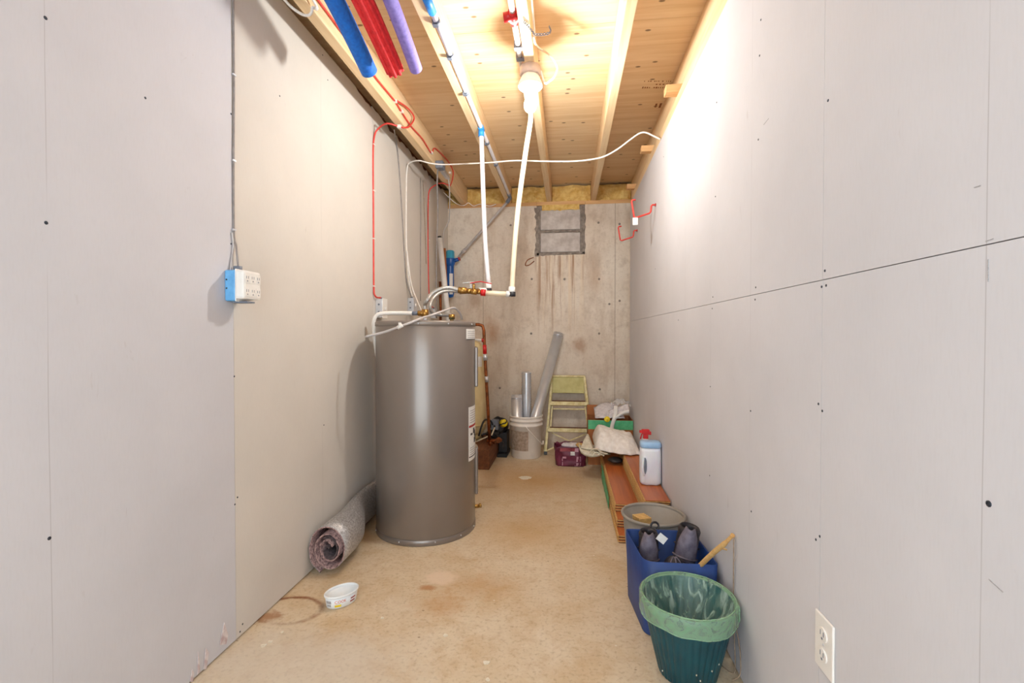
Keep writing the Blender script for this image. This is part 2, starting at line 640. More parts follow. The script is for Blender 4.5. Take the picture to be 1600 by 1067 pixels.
# ------------------------------------------------------------------ the setting
mb = MB().box(-1.5, 0.9, YREAR, 4.9, -0.12, 0)
obj('floor', mb, M_floor, kind='structure', label='stained tan concrete floor')

# left wall: drywall sheets hung upright, 1.22 m wide
wl = thing('wall_left', 'beige drywall sheets on the wall beside the water heater', None, (XL, 1.6, 0), kind='structure')
mb = MB().box(-1.34, -1.30, YREAR, 4.9, 0, 2.7)
obj('foundation', mb, M_conc, wl)
edges = [YREAR, 0.345, 1.564, 2.784, 4.004, YB]
random.seed(3)
for i in range(5):
    y0, y1 = edges[i] + 0.0008, edges[i + 1] - 0.0008
    top = 2.49
    pts = [(XL, y0, 0.006), (XL, y1, 0.006)]
    if i < 2:
        pts += [(XL, y1, top), (XL, y0, top)]
    else:
        n = 26 if i < 4 else 12
        for k in range(n + 1):
            yy = y1 + (y0 - y1) * k / n
            jag = random.uniform(-0.035, 0.0) if (i > 2 or yy > 2.55) else 0.0
            pts.append((XL, yy, top + jag))
    m = M_dry_daylit if i < 2 else M_dry_warm  # same drywall throughout; the near sheets carry the daylight tint in their colour
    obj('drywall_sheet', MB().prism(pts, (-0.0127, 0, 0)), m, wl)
for yy in (0.345, 0.956, 1.564, 2.176, 2.784, 3.39, 4.0):
    obj('stud', MB().box(-1.285, XL - 0.014, yy - 0.019, yy + 0.019, 0, 2.40), M_joist, wl)


def screw_on(wall, x, sgn, px, py, r=0.0042):
    p = at(px, py, X=x)
    M = Matrix.Rotation(pi / 2 * sgn, 4, 'Y')
    obj('screw', MB().lathe([(0.0002, 0.0012), (r * 0.6, 0.0014), (r, 0.0006), (r, -0.002)], p, 10, M), M_screw, wall)


for px, py in ((71, 28), (72, 348), (77, 841), (361, 178), (361, 381), (366, 588), (371, 777), (367, 788), (379, 975), (375, 987), (506, 664), (504, 86), (437, 150), (227, 153), (512, 125)):
    screw_on(wl, XL, 1, px, py, 0.0034 if px > 120 else 0.0042)
# torn paper and damp damage at the foot of the left wall
for pts in ([(343, 1008), (350, 972), (356, 992), (353, 1006)], [(318, 1046), (321, 1012), (326, 1020), (322, 1045)],
            [(308, 1054), (309, 1018), (311, 1030), (312, 1050)], [(297, 1064), (300, 1046), (303, 1052), (301, 1066)]):
    q = [at(a, b, X=XL + 0.0012) for a, b in pts]
    obj('torn_paper', MB().prism(q, (0.0016, 0, 0)), M_peel, wl)

# right wall: sheets laid on their sides in two courses, short of the concrete
wr = thing('wall_right', 'pale drywall sheets in two courses with a level seam', None, (XR, 1.6, 0), kind='structure')
YRE = 4.33
for (y0, y1) in ((YREAR, 1.107), (1.107, 3.546), (3.546, YRE)):
    for (z0, z1) in ((0.006, 1.2184), (1.2201, 2.264)):
        obj('drywall_sheet', MB().box(XR, XR + 0.0127, y0 + 0.0006, y1 - 0.0006, z0, z1), M_dry_right, wr)
for k in range(-5, 9):
    yy = 1.107 + 0.4064 * k
    if yy < YRE - 0.02:
        obj('stud', MB().box(XR + 0.0140, XR + 0.085, yy - 0.019, yy + 0.019, 0, 2.25), M_joist, wr)
obj('top_plate', MB().box(XR + 0.0135, XR + 0.09, YREAR, YRE, 2.265, 2.345), M_joist, wr)
obj('foundation', MB().box(0.665, 0.72, YREAR, 4.9, 0, 2.7), M_conc, wr)
for px, py in ((1189, 31), (1187, 87), (1294, 157), (1185, 218), (1120, 160), (1118, 307), (1289, 423), (1284, 448), (1291, 446), (1181, 449), (1180, 468),
               (1114, 464), (1113, 482), (1279, 631), (1285, 642), (1173, 642), (1174, 799), (1281, 838), (1275, 843), (1110, 604), (1109, 743), (1545, 787),
               (1275, 1014), (1037, 245), (1060, 500), (1024, 420)):
    screw_on(wr, XR, -1, px, py, 0.0044 if px > 1500 else 0.0030)
for k, (a, b) in enumerate((((1540, 377), (1552, 373)), ((1544, 405), (1544, 440)), ((1522, 293), (1532, 290)), ((1193, 195), (1201, 185)), ((1545, 905), (1567, 925)))):
    p, q = at(*a, X=XR - 0.0004), at(*b, X=XR - 0.0004)
    obj('scratch', MB().bar(p, q, 0.0012, 0.0008, (1, 0, 0)), M_greyprint, wr)

# back wall of poured concrete with a window blocked up
wb = thing('wall_back', 'mottled poured concrete end wall with blocked window', None, (-0.3, YB, 0), kind='structure')
WX0, WX1, WZ0, WZ1 = -0.302, 0.163, 1.872, 2.35
obj('concrete', MB().box(-1.5, WX0, YB, YB + 0.2, 0, 2.35).box(WX1, 0.9, YB, YB + 0.2, 0, 2.35)
    .box(WX0, WX1, YB, YB + 0.2, 0, WZ0), M_conc, wb)
obj('mortar_bed', MB().box(WX0, WX1, YB + 0.012, YB + 0.1, WZ0, WZ1), M_mortar, wb)
for z0, z1 in ((1.90, 2.085), (2.115, 2.305)):
    obj('block', MB().box(-0.262, 0.118, YB + 0.002, YB + 0.08, z0, z1), M_block, wb, bevel=0.006)
# rough mortar smears framing the blocks
random.seed(5)
def smear(a, b, w, n):
    a, b = Vector(a), Vector(b)
    d = (b - a); L = d.length; d.normalize(); s = Vector((d.z, 0, -d.x))
    L1, L2 = [], []
    for i in range(n + 1):
        p = a + (b - a) * i / n
        L1.append(p + s * (w / 2 + random.uniform(-.35, .35) * w))
        L2.append(p - s * (w / 2 + random.uniform(-.35, .35) * w))
    obj('mortar_smear', MB().prism(L1 + L2[::-1], (0, 0.02, 0)), M_mortar, wb)
yy = YB - 0.003
smear((-0.297, yy, 1.86), (-0.300, yy, 2.33), 0.03, 16)
smear((0.155, yy, 1.88), (0.155, yy, 2.33), 0.022, 16)
smear((-0.30, yy, 1.876), (0.16, yy, 1.886), 0.02, 16)
smear((-0.24, yy, 2.102), (0.10, yy, 2.10), 0.016, 12)
for px, py in ((798, 352), (831, 436), (882, 436), (936, 436), (935, 348), (936, 521), (937, 608), (830, 521), (781, 606), (952, 475), (968, 350), (968, 470)):
    p = at(px, py, Y=YB)
    obj('tie_hole', MB().lathe([(0.0005, 0), (0.009, 0), (0.011, 0.003)], p + Vector((0, -0.0016, 0)), 8, Matrix.Rotation(pi / 2, 4, 'X')), M_mortar, wb)
q = at(829, 408, Y=YB - 0.004)
obj('rubbed_mark', MB().tube(smoothpath([q + Vector((0.03, 0, 0.035)), q + Vector((-0.03, 0, 0.01)), q + Vector((-0.05, 0, -0.04)), q + Vector((-0.01, 0, -0.035)), q + Vector((0.035, 0, 0.0))]), 0.0045, 6), M_copper, wb)

# ceiling of plywood over joists
ce = thing('ceiling', 'plywood subfloor over open pine joists', None, (-0.3, 1.6, ZP), kind='structure')
ys = [YREAR, -0.14, 1.08, 2.30, 3.52, 4.9]
for i in range(5):
    for (x0, x1) in ((-1.5, -0.58), (-0.578, 0.9)) if i % 2 else ((-1.5, 0.24), (0.242, 0.9)):
        obj('plywood_sheet', MB().box(x0, x1, ys[i] + 0.001, ys[i + 1] - 0.001, ZP, ZP + 0.018), M_ply, ce)
obj('subfloor_backing', MB().box(-1.5, 0.9, YREAR, 4.9, ZP + 0.0185, ZP + 0.05), M_ply, ce)
JX = [(-1.054, -1.004), (-0.602, -0.556), (-0.204, -0.158), (0.222, 0.268), (0.606, 0.650)]
for (x0, x1) in JX:
    obj('joist', MB().box(x0, x1, YREAR, YB + 0.10, ZJ, ZP - 0.0005), M_joist, ce, bevel=0.003)
obj('joist', MB().box(-1.296, -1.25, YREAR, YB + 0.10, ZJ, ZP - 0.0005), M_timber, ce)
obj('sill_plate', MB().box(-1.29, -0.302, YB + 0.01, YB + 0.14, 2.3505, ZJ - 0.0005), M_plate, ce)
obj('sill_plate', MB().box(-0.30, 0.163, YB + 0.004, YB + 0.13, 2.352, ZJ - 0.0005), M_plate, ce)
obj('sill_plate', MB().box(0.166, 0.66, YB + 0.01, YB + 0.14, 2.3505, ZJ - 0.0005), M_plate, ce)
obj('rim_board', MB().box(-1.5, 0.9, YB + 0.15, YB + 0.19, 2.35, ZP), M_timber, ce)
bays = [(-1.25, -1.058), (-1.0, -0.606), (-0.552, -0.208), (-0.154, 0.218), (0.272, 0.602)]
for k, (x0, x1) in enumerate(bays):
    def fn(u, v, x0=x0, x1=x1, k=k):
        x = x0 + (x1 - x0) * u
        z = ZJ + 0.002 + (ZP - ZJ - 0.02) * v
        e = min(u, 1 - u, v + 0.25, 1.05 - v) * 4
        d = 0.035 * min(1, e) + 0.03 * mnoise.noise(Vector((x * 9, k * 3.1, z * 11))) + 0.012 * mnoise.noise(Vector((x * 31, k, z * 37)))
        return (x, YB + 0.075 - d, z)
    obj('insulation_batt', MB().grid(fn, 26, 16), M_insul, ce)
# insulation tuft pushed down above the blocked window
def fn(u, v):
    x = -0.25 + 0.36 * u
    z = 2.305 + 0.05 * v - 0.02 * (1 - v) * abs(mnoise.noise(Vector((x * 20, 3, 1))))
    return (x, YB + 0.0 - 0.012 * mnoise.noise(Vector((x * 25, 1, z * 30))), z)
obj('insulation_batt', MB().grid(fn, 24, 4), M_insul, ce)
# strapping blocks poking out over the right-hand drywall
for (px, py, zz, w, tip) in ((1041, 145, 2.357, 0.06, 0.50), (1003, 236, 2.357, 0.05, 0.495), (981, 294, 2.357, 0.05, 0.50)):
    p = at(px, py, Z=zz)
    obj('strapping_block', MB().box(tip, 0.60, p.y - w / 2, p.y + w / 2, 2.346, 2.346 + 0.021 * 1.9), M_plate, ce, bevel=0.002)
# grade stamps on the plywood
random.seed(11)
def stamp(px0, px1, py, h, n):
    a, b = at(px0, py, Z=ZP - 0.0008), at(px1, py, Z=ZP - 0.0008)
    L = b - a
    for i in range(n):
        if random.random() < 0.15:
            continue
        s = a + L * (i + 0.15) / n
        w = L.length / n * random.uniform(0.35, 0.7)
        hh = h * random.uniform(0.6, 1.0)
        obj('stamp_mark', MB().box(s.x, s.x + w, s.y - hh / 2, s.y + hh / 2, ZP - 0.0008, ZP - 0.0002), M_stamp, ce)
stamp(1003, 1052, 137, 0.020, 14)
stamp(1006, 1056, 127, 0.012, 16)
stamp(1024, 1056, 132, 0.012, 6)
stamp(1016, 1042, 165, 0.06, 4)

# ------------------------------------------------------------------ lamp
by = 2.30
lamp = thing('ceiling_lamp', 'bare glowing bulb in a white porcelain holder under the joist', 'lamp', (-0.181, by, ZJ))
obj('junction_box', MB().lathe([(0.001, ZJ), (0.052, ZJ), (0.052, ZJ - 0.038), (0.048, ZJ - 0.04), (0.001, ZJ - 0.04)], (-0.181, by, 0), 8), M_boxpink, lamp)
obj('lampholder', MB().lathe([(0.001, ZJ - 0.041), (0.040, ZJ - 0.041), (0.044, ZJ - 0.05), (0.058, ZJ - 0.082), (0.060, ZJ - 0.092), (0.054, ZJ - 0.098),
                              (0.030, ZJ - 0.100), (0.024, ZJ - 0.118), (0.018, ZJ - 0.120), (0.001, ZJ - 0.120)], (-0.181, by, 0), 36), M_ceramic, lamp)
zb = ZJ - 0.119
obj('bulb', MB().lathe([(0.001, zb - 0.0), (0.013, zb - 0.001), (0.014, zb - 0.018), (0.022, zb - 0.036), (0.029, zb - 0.054), (0.030, zb - 0.066), (0.027, zb - 0.080),
                        (0.019, zb - 0.091), (0.009, zb - 0.096), (0.001, zb - 0.0975)], (-0.181, by, 0), 28), M_bulb, lamp)

# ------------------------------------------------------------------ water heater
TC = Vector((-0.808, 2.652, 0))
TR = 0.2797
TH = 1.174
wh = thing('water_heater', 'tall grey cylindrical electric water heater on the floor', 'water heater', TC)
obj('body', MB().lathe([(TR - 0.004, 0.028), (TR, 0.036), (TR, TH - 0.030), (TR - 0.002, TH - 0.026)], TC, 96), M_tank, wh)
obj('base_ring', MB().lathe([(TR - 0.02, 0.0), (TR + 0.001, 0.0), (TR + 0.003, 0.004), (TR + 0.003, 0.026), (TR - 0.001, 0.031)], TC, 96), M_tank, wh)
obj('top_cap', MB().lathe([(TR - 0.004, TH - 0.028), (TR + 0.003, TH - 0.026), (TR + 0.003, TH - 0.006), (TR - 0.002, TH), (0.001, TH + 0.006)], TC, 96), M_tankcap, wh)
def cyl_patch(a0, a1, z0, z1, r, n=12, th=0.0, m=1):
    mb = MB()
    if th:
        inner = [[TC + Vector((r * cos(a), r * sin(a), z)) for z in (z0, z1)] for a in [a0 + (a1 - a0) * i / n for i in range(n + 1)]]
        outer = [[TC + Vector(((r + th) * cos(a), (r + th) * sin(a), z)) for z in (z1, z0)] for a in [a0 + (a1 - a0) * i / n for i in range(n + 1)]]
        rings = [p + q for p, q in zip(inner, outer)]
        return mb.loft(rings, True, True, False)
    return mb.grid(lambda u, v: TC + Vector((r * cos(a0 + (a1 - a0) * u), r * sin(a0 + (a1 - a0) * u), z0 + (z1 - z0) * v)), n, m)
for z0, z1 in ((0.80, 1.03), (0.18, 0.45)):
    d = obj('access_panel', cyl_patch(R(6), R(44), z0, z1, TR - 0.002, 10, 0.020), M_tank, wh, bevel=0.006)
    for zz in (z0 + 0.03, z1 - 0.03):
        obj('screw', MB().blob(TC + Vector(((TR + 0.019) * cos(R(25)), (TR + 0.019) * sin(R(25)), zz)), (0.004, 0.004, 0.004), 8, 6), M_steel, d)
lb = obj('rating_label', cyl_patch(R(-18.5), R(16), 0.40, 0.70, TR + 0.0012), M_label, wh, label='white warning label with red band')
obj('red_band', cyl_patch(R(-17.5), R(15), 0.585, 0.597, TR + 0.0018), M_redprint, lb)
obj('black_band', cyl_patch(R(-17.5), R(15), 0.418, 0.424, TR + 0.0018), M_blackprint, lb)
for a0, a1, z0, z1 in ((-6, 0, 0.545, 0.575), (-2, 4, 0.53, 0.56), (-14, -8, 0.54, 0.552), (-3, 4, 0.49, 0.52), (0, 8, 0.50, 0.53)):
    obj('pictogram', cyl_patch(R(a0), R(a1), z0, z1, TR + 0.0018, 4), M_blackprint, lb)
for k in range(6):
    obj('text_line', cyl_patch(R(-15), R(8), 0.61 + k * 0.013, 0.614 + k * 0.013, TR + 0.0018, 6), M_greyprint, lb)
for k in range(4):
    obj('text_line', cyl_patch(R(-15), R(8), 0.432 + k * 0.012, 0.436 + k * 0.012, TR + 0.0018, 6), M_greyprint, lb)
lb = obj('small_label', cyl_patch(R(-23), R(6), 1.075, 1.132, TR + 0.0012), M_label, wh, label='small white label under the cap')
for k in range(4):
    obj('text_line', cyl_patch(R(-20), R(3), 1.084 + k * 0.011, 1.087 + k * 0.011, TR + 0.0018, 6), M_greyprint, lb)
obj('black_edge', cyl_patch(R(-23), R(6), 1.074, 1.077, TR + 0.0018), M_blackprint, lb)
va = atan2(-TC.y, -TC.x)   # direction towards the camera
for da in (-76, -30, 9, 40, 68):
    a = va + R(da)
    obj('screw', MB().blob(TC + Vector(((TR + 0.004) * cos(a), (TR + 0.004) * sin(a), 0.019)), (0.004, 0.004, 0.004), 8, 6), M_steel, wh)
for da in (-8, 24, 62):
    a = va + R(da)
    obj('screw', MB().blob(TC + Vector(((TR + 0.004) * cos(a), (TR + 0.004) * sin(a), TH - 0.016)), (0.004, 0.004, 0.004), 8, 6), M_steel, wh)
a = R(10)
p = TC + Vector((TR * cos(a), TR * sin(a), 0.105))
dr = Vector((cos(a), sin(a), 0))
v = obj('drain_valve', MB().tube([p - dr * 0.01, p + dr * 0.02], 0.011, 12).tube([p + dr * 0.02, p + dr * 0.038], [0.009, 0.009], 8).tube([p + dr * 0.028, p + dr * 0.028 + Vector((0, 0, 0.016))], 0.007, 10), M_brass, wh)
cold_top = Vector((-0.70, 2.83, TH))
obj('cold_collar', MB().lathe([(0.001, 0.010), (0.055, 0.010), (0.062, 0.006), (0.062, 0.0)], cold_top, 24), M_tapeblue, wh)
hot_top = Vector((-0.818, 2.665, TH))
obj('hot_nipple', MB().tube([hot_top, hot_top + Vector((0, 0, 0.035))], 0.013, 12), M_steel, wh)
obj('cold_nipple', MB().tube([cold_top, cold_top + Vector((0, 0, 0.03))], 0.013, 12).tube([cold_top + Vector((0, 0, 0.02)), cold_top + Vector((0, 0, 0.05))], 0.02, 6), M_brass, wh)

# relief tee with white discharge pipe dropping between heater and wall
dp = thing('discharge_pipe', 'white plastic discharge pipe bending down between heater and drywall', 'pipe', (-1.12, 2.62, 0.3))
tee = hot_top + Vector((0, 0, 0.05))
obj('brass_tee', MB().tube([tee + Vector((0, 0, -0.022)), tee + Vector((0, 0, 0.022))], 0.021, 12).tube([tee, tee + Vector((-0.04, 0, 0))], 0.017, 6), M_brass, dp)
obj('coupling', MB().tube([tee + Vector((-0.04, 0, 0)), tee + Vector((-0.075, 0, 0))], 0.012, 12), M_greyplast, dp)
pp = [tee + Vector((-0.07, 0, 0)), tee + Vector((-0.15, 0, 0.002)), tee + Vector((-0.25, -0.01, 0.0)), tee + Vector((-0.285, -0.012, -0.012)), tee + Vector((-0.302, -0.015, -0.045)), tee + Vector((-0.306, 0.0, -0.10)), Vector((-1.125, 2.70, 1.0)), Vector((-1.128, 2.78, 0.8)), Vector((-1.128, 2.80, 0.27))]
obj('pipe', MB().tube(smoothpath(pp, 6), 0.0118, 12), M_white, dp)

# loose grey tube sagging across the heater front
gt = thing('plastic_tube', 'loose grey tube drooping across the front of the water heater', 'tube', (-0.8, 2.4, 1.1))
gp = [at(722, 499, D=2.85), at(718, 488, D=2.82), at(709, 481, D=2.76), at(695, 485, D=2.66), at(672, 493, D=2.55), at(660, 496.5, D=2.465), at(648, 501.5, D=2.425), at(625, 510, D=2.405), at(600, 519, D=2.41), at(571, 526, D=2.44)]
obj('tube', MB().tube(smoothpath(gp, 6), 0.0062, 10), M_pexg, gt)
q = at(625, 510, D=2.40)
obj('zip_clip', MB().tube([q + Vector((0.012, 0, 0.007)), q + Vector((-0.012, 0, -0.007))], 0.0105, 8).box(q.x - 0.004, q.x + 0.006, q.y - 0.012, q.y + 0.004, q.z + 0.006, q.z + 0.02), M_white, gt)

# ------------------------------------------------------------------ water pipes
hp = thing('hot_water_pipe', 'cream hot water pipe with red-handled valve hanging below the bulb joist', 'pipe', (-0.3, 2.7, 1.3))
DH = 2.74
top = at(829, 178, D=2.70)
bend = at(800, 452, D=DH)
obj('drop_pipe', MB().tube(smoothpath([Vector((-0.225, 2.42, 2.414)), Vector((-0.225, 2.53, 2.412)), Vector((-0.224, 2.62, 2.398)), top + Vector((-0.004, -0.02, 0.012)), top + Vector((0, 0.004, -0.03)), at(821, 240, D=2.71), at(809, 330, D=2.72), at(803, 400, D=2.73), bend], 6), 0.0145, 12), M_pex, hp)
el = at(799, 459.5, D=DH)
e = obj('elbow', MB().tube([bend + Vector((0, 0, 0.014)), el], 0.019, 12).tube([el, el + Vector((-0.03, 0, 0.001))], 0.018, 12), M_white, hp)
obj('lock_ring', MB().tube([el + Vector((0.004, 0, 0.012)), el + Vector((0.004, 0, -0.014))], 0.0205, 12), M_black, e)
v0 = at(758, 457.5, D=DH)
obj('branch_pipe', MB().tube([el + Vector((-0.025, 0, 0)), v0], 0.0145, 12), M_pex, hp)
v1 = at(716, 453, D=DH)
obj('red_coupling', MB().tube([v0 + (v1 - v0) * -0.02, v0 + (v1 - v0) * 0.16], 0.0195, 14), M_red, hp)
ax = (v1 - v0)
vb = obj('ball_valve', MB().tube([v0 + ax * 0.15, v0 + ax * 0.30], 0.012, 8).tube([v0 + ax * 0.30, v0 + ax * 0.52], [0.017, 0.017], 12).tube([v0 + ax * 0.50, v0 + ax * 0.70], 0.013, 8)
         .tube([v0 + ax * 0.68, v0 + ax * 1.0], 0.020, 6).tube([v0 + ax * 0.42, v0 + ax * 0.42 + Vector((0, 0, 0.045))], 0.008, 8), M_brass, hp)
hd = v0 + ax * 0.42 + Vector((0, 0, 0.045))
obj('lever', MB().bar(hd + Vector((-0.02, 0, 0.004)), hd + Vector((0.04, -0.005, 0.012)), 0.018, 0.004).bar(hd + Vector((0.04, -0.005, 0.012)), hd + Vector((0.105, -0.01, -0.002)), 0.018, 0.005), M_red, vb)
hose = [v1, at(705, 450, D=DH), at(690, 451, D=DH - 0.02), at(676, 458, D=2.72), at(667, 470, D=2.70), tee + Vector((0, 0, 0.05)), tee + Vector((0, 0, 0.015))]
obj('flexible_hose', MB().tube(smoothpath(hose, 6), 0.0115, 12), M_braid, hp)
obj('run_pipe', MB().tube([Vector((-0.225, YREAR, 2.415)), Vector((-0.225, 1.6, 2.414)), Vector((-0.225, 2.44, 2.414))], 0.0125, 10), M_pexw, hp)
q = Vector((-0.225, at(802, 34, X=-0.225).y, 2.414))
rj = obj('red_joint', MB().tube([q + Vector((0, -0.03, 0)), q + Vector((0, 0.045, 0))], 0.019, 12).tube([q, q + Vector((-0.04, 0, -0.004))], 0.019, 12), M_red, hp)
obj('white_ring', MB().tube([q + Vector((0, 0.006, 0)), q + Vector((0, 0.024, 0))], 0.0198, 12), M_white, rj)
for yy in (q.y + 0.20, 2.25):
    obj('pipe_clip', MB().box(-0.243, -0.2045, yy - 0.012, yy + 0.012, 2.396, 2.400).box(-0.243, -0.239, yy - 0.012, yy + 0.012, 2.40, 2.43).box(-0.210, -0.2045, yy - 0.012, yy + 0.012, 2.40, 2.45), M_greyplast, hp)

cp = thing('cold_water_pipe', 'milky cold water pipe clipped along a joist with blue-taped drop', 'pipe', (-0.54, 3.0, 1.3))
XC, ZC = -0.540, 2.392
obj('run_pipe', MB().tube([Vector((XC, YREAR, ZC)), Vector((XC, 4.25, ZC + 0.004)), Vector((XC, 4.37, ZC)), ], 0.0125, 10), M_pexw, cp)
dg0, dg1 = Vector((XC - 0.004, 4.435, ZC - 0.028)), at(716, 402, Y=4.50)
obj('diagonal_pipe', MB().tube([dg0, dg1], 0.0125, 10), M_pexg, cp)
obj('corner_elbow', MB().tube(smoothpath([Vector((XC, 4.34, ZC)), Vector((XC + 0.001, 4.40, ZC - 0.004)), Vector((XC, 4.425, ZC - 0.018)), dg0 + (dg1 - dg0) * 0.05], 4), 0.017, 10), M_greyplast, cp)
dm = dg0 + (dg1 - dg0) * 0.86
obj('coupling', MB().tube([dm, dm + (dg1 - dg0) * 0.06], 0.018, 10), M_pexg, cp)
for px, py in ((682, 38), (704, 95), (728, 151), (761, 230), (775, 262), (752, 203)):
    yy = at(px, py, X=XC).y
    obj('pipe_clip', MB().tube([Vector((XC, yy - 0.011, ZC)), Vector((XC, yy + 0.011, ZC))], 0.0165, 10).box(XC - 0.0155, XC + 0.006, yy - 0.011, yy + 0.011, ZC - 0.018, ZC - 0.012), M_greyplast, cp)
ty = at(752, 206, X=XC).y
obj('blue_fitting', MB().tube([Vector((XC, ty - 0.025, ZC)), Vector((XC, ty + 0.025, ZC))], 0.018, 12).tube([Vector((XC, ty, ZC)), Vector((XC, ty, ZC - 0.05))], 0.0185, 12), M_tapeblue, cp)
obj('blue_fitting', MB().tube([Vector((XC, at(670, 8, X=XC).y - 0.06, ZC)), Vector((XC, at(670, 8, X=XC).y + 0.05, ZC))], 0.018, 12), M_tapeblue, cp)
cb = at(763.5, 445, Y=ty + 0.03)
obj('drop_pipe', MB().tube(smoothpath([Vector((XC, ty, ZC - 0.03)), Vector((XC + 0.008, ty + 0.01, 2.05)), Vector((XC + 0.02, ty + 0.02, 1.7)), cb], 5), 0.0145, 12), M_pexw, cp)
e = obj('elbow', MB().tube([cb + Vector((0, 0, 0.012)), cb + Vector((0, 0, -0.035))], 0.019, 12).tube([cb + Vector((0, 0, -0.035)), cb + Vector((-0.06, -0.02, -0.036))], 0.016, 12), M_white, cp)
obj('lock_ring', MB().tube([cb + Vector((0, 0, -0.022)), cb + Vector((0, 0, -0.042))], 0.0205, 12), M_black, e)
v2 = cb + Vector((-0.05, -0.02, -0.036))
v3 = at(718, 456, D=2.95)
vv = obj('ball_valve', MB().tube([v2, v2 + (v3 - v2) * 0.5], 0.013, 8).tube([v2 + (v3 - v2) * 0.3, v2 + (v3 - v2) * 0.6], 0.018, 10).tube([v2 + (v3 - v2) * 0.55, v3], 0.017, 6), M_brass, cp)
obj('lever', MB().bar(v2 + (v3 - v2) * 0.45 + Vector((-0.05, -0.005, 0.05)), v2 + (v3 - v2) * 0.4 + Vector((0.012, 0, 0.055)), 0.014, 0.004).bar(v2 + (v3 - v2) * 0.45, v2 + (v3 - v2) * 0.45 + Vector((0, 0, 0.052)), 0.012, 0.012, (0, 1, 0)), M_braid, vv)
hose = [v3, at(704, 454, D=2.95), at(688, 457, D=2.93), at(677, 466, D=2.90), at(672, 478, D=2.86), at(676, 489, D=2.88), at(690, 492, D=2.93), cold_top + Vector((0, 0, 0.045))]
obj('flexible_hose', MB().tube(smoothpath(hose, 6), 0.0105, 12), M_braid, cp)

# copper riser beside the heater, running back to the pump
cr = thing('copper_riser', 'aged copper pipe with red grip rising from the pump behind the heater', 'pipe', (-0.57, 3.95, 0.3))
YR = 3.95
pts = [at(728, 507, Y=YR), at(748, 507, Y=YR), at(754, 509, Y=YR), at(756, 516, Y=YR), at(757, 540, Y=YR), at(759, 580, Y=YR), at(762, 630, Y=YR), at(765, 690, Y=YR)]
obj('pipe', MB().tube(pts, 0.0135, 12), M_copper, cr)
obj('red_grip', MB().tube([at(757, 539, Y=YR), at(757.8, 553, Y=YR)], 0.017, 12), M_red, cr)
obj('union_nut', MB().tube([at(757.8, 553, Y=YR), at(758.6, 563, Y=YR)], [0.019, 0.021], 8), M_steel, cr)
obj('union_nut', MB().tube([at(760, 588, Y=YR), at(760.7, 597, Y=YR)], [0.017, 0.016], 8), M_steel, cr)
obj('side_stub', MB().tube([at(742, 530.5, Y=YR), at(754, 531.5, Y=YR)], 0.008, 8), M_white, cr)
obj('side_tap', MB().tube([at(753, 531.5, Y=YR), at(757, 531.5, Y=YR)], 0.017, 8), M_redprint, cr)

# ------------------------------------------------------------------ pressure tank, timbers, pump
pt = thing('pressure_tank', 'cream pressure tank standing on timber behind the water heater', 'tank', (-0.93, 4.2, 0.165))
obj('shell', MB().lathe([(0.001, 0.18), (0.15, 0.20), (0.192, 0.25), (0.20, 0.32), (0.20, 0.90), (0.192, 0.97), (0.15, 1.03), (0.08, 1.058), (0.001, 1.065)], (-0.93, 4.2, 0), 48), M_cream, pt)
obj('foot_ring', MB().lathe([(0.15, 0.165), (0.165, 0.165), (0.16, 0.24), (0.145, 0.24)], (-0.93, 4.2, 0), 40), M_cream, pt)
obj('weld_seam', MB().lathe([(0.199, 0.296), (0.2035, 0.30), (0.2035, 0.308), (0.199, 0.312)], (-0.93, 4.2, 0), 48), M_cream, pt)
obj('sticker', MB().grid(lambda u, v: Vector((-0.93 + 0.2012 * cos(R(-75 + 50 * u)), 4.2 + 0.2012 * sin(R(-75 + 50 * u)), 0.82 + 0.09 * v)), 8, 1), M_label, pt)
tm = MB().box(-0.80, -0.632, 3.80, 4.44, 0, 0.165)
obj('timber_block', tm, M_timber, label='brown timber block on the floor showing its dark end grain', cat='timber', group=None, bevel=0.006)
obj('timber_block', MB().box(-1.17, -1.0, 3.82, 4.44, 0, 0.165), M_timber, label='brown timber block against the left drywall under the tank', cat='timber', bevel=0.006)

pu = thing('water_pump', 'small dark water pump with grey switch box and yellow cap behind the bucket', 'pump', (-0.56, 4.35, 0))
obj('base', MB().box(-0.628, -0.538, 4.20, 4.46, 0.0, 0.03).box(-0.622, -0.546, 4.27, 4.45, 0.03, 0.21), M_black, pu, bevel=0.004)
pc = at(780, 672, Y=4.36)
obj('motor', MB().lathe([(0.001, -0.10), (0.06, -0.10), (0.075, -0.085), (0.075, 0.08), (0.05, 0.10), (0.001, 0.10)], pc + Vector((0.004, 0, 0.044)), 24, Matrix.Rotation(R(80), 4, 'X')), M_black, pu)
yc = at(787, 661, Y=4.25)
cap = obj('end_cap', MB().lathe([(0.001, 0.03), (0.024, 0.03), (0.034, 0.018), (0.037, -0.02), (0.001, -0.02)], yc, 20, Matrix.Rotation(R(70), 4, 'X') @ Matrix.Rotation(R(25), 4, 'Y')), M_yellow, pu, label='yellow end cap')
obj('cap_band', MB().tube(smoothpath([yc + Vector((-0.035, -0.022, -0.014)), yc + Vector((-0.006, -0.036, 0.0)), yc + Vector((0.022, -0.028, 0.008)), yc + Vector((0.026, -0.004, 0.026)), yc + Vector((0.0, 0.01, 0.040))]), 0.006, 8), M_black, cap)
sc = at(773.5, 663, Y=4.2)
sb = obj('switch_box', MB().box(sc.x - 0.032, sc.x + 0.032, sc.y - 0.03, sc.y + 0.03, sc.z - 0.045, sc.z + 0.045), M_greyplast, pu, bevel=0.005)
obj('knockout', MB().lathe([(0.001, 0.001), (0.009, 0.001), (0.010, -0.001)], sc + Vector((0, -0.0312, -0.01)), 10, Matrix.Rotation(pi / 2, 4, 'X')), M_black, sb)
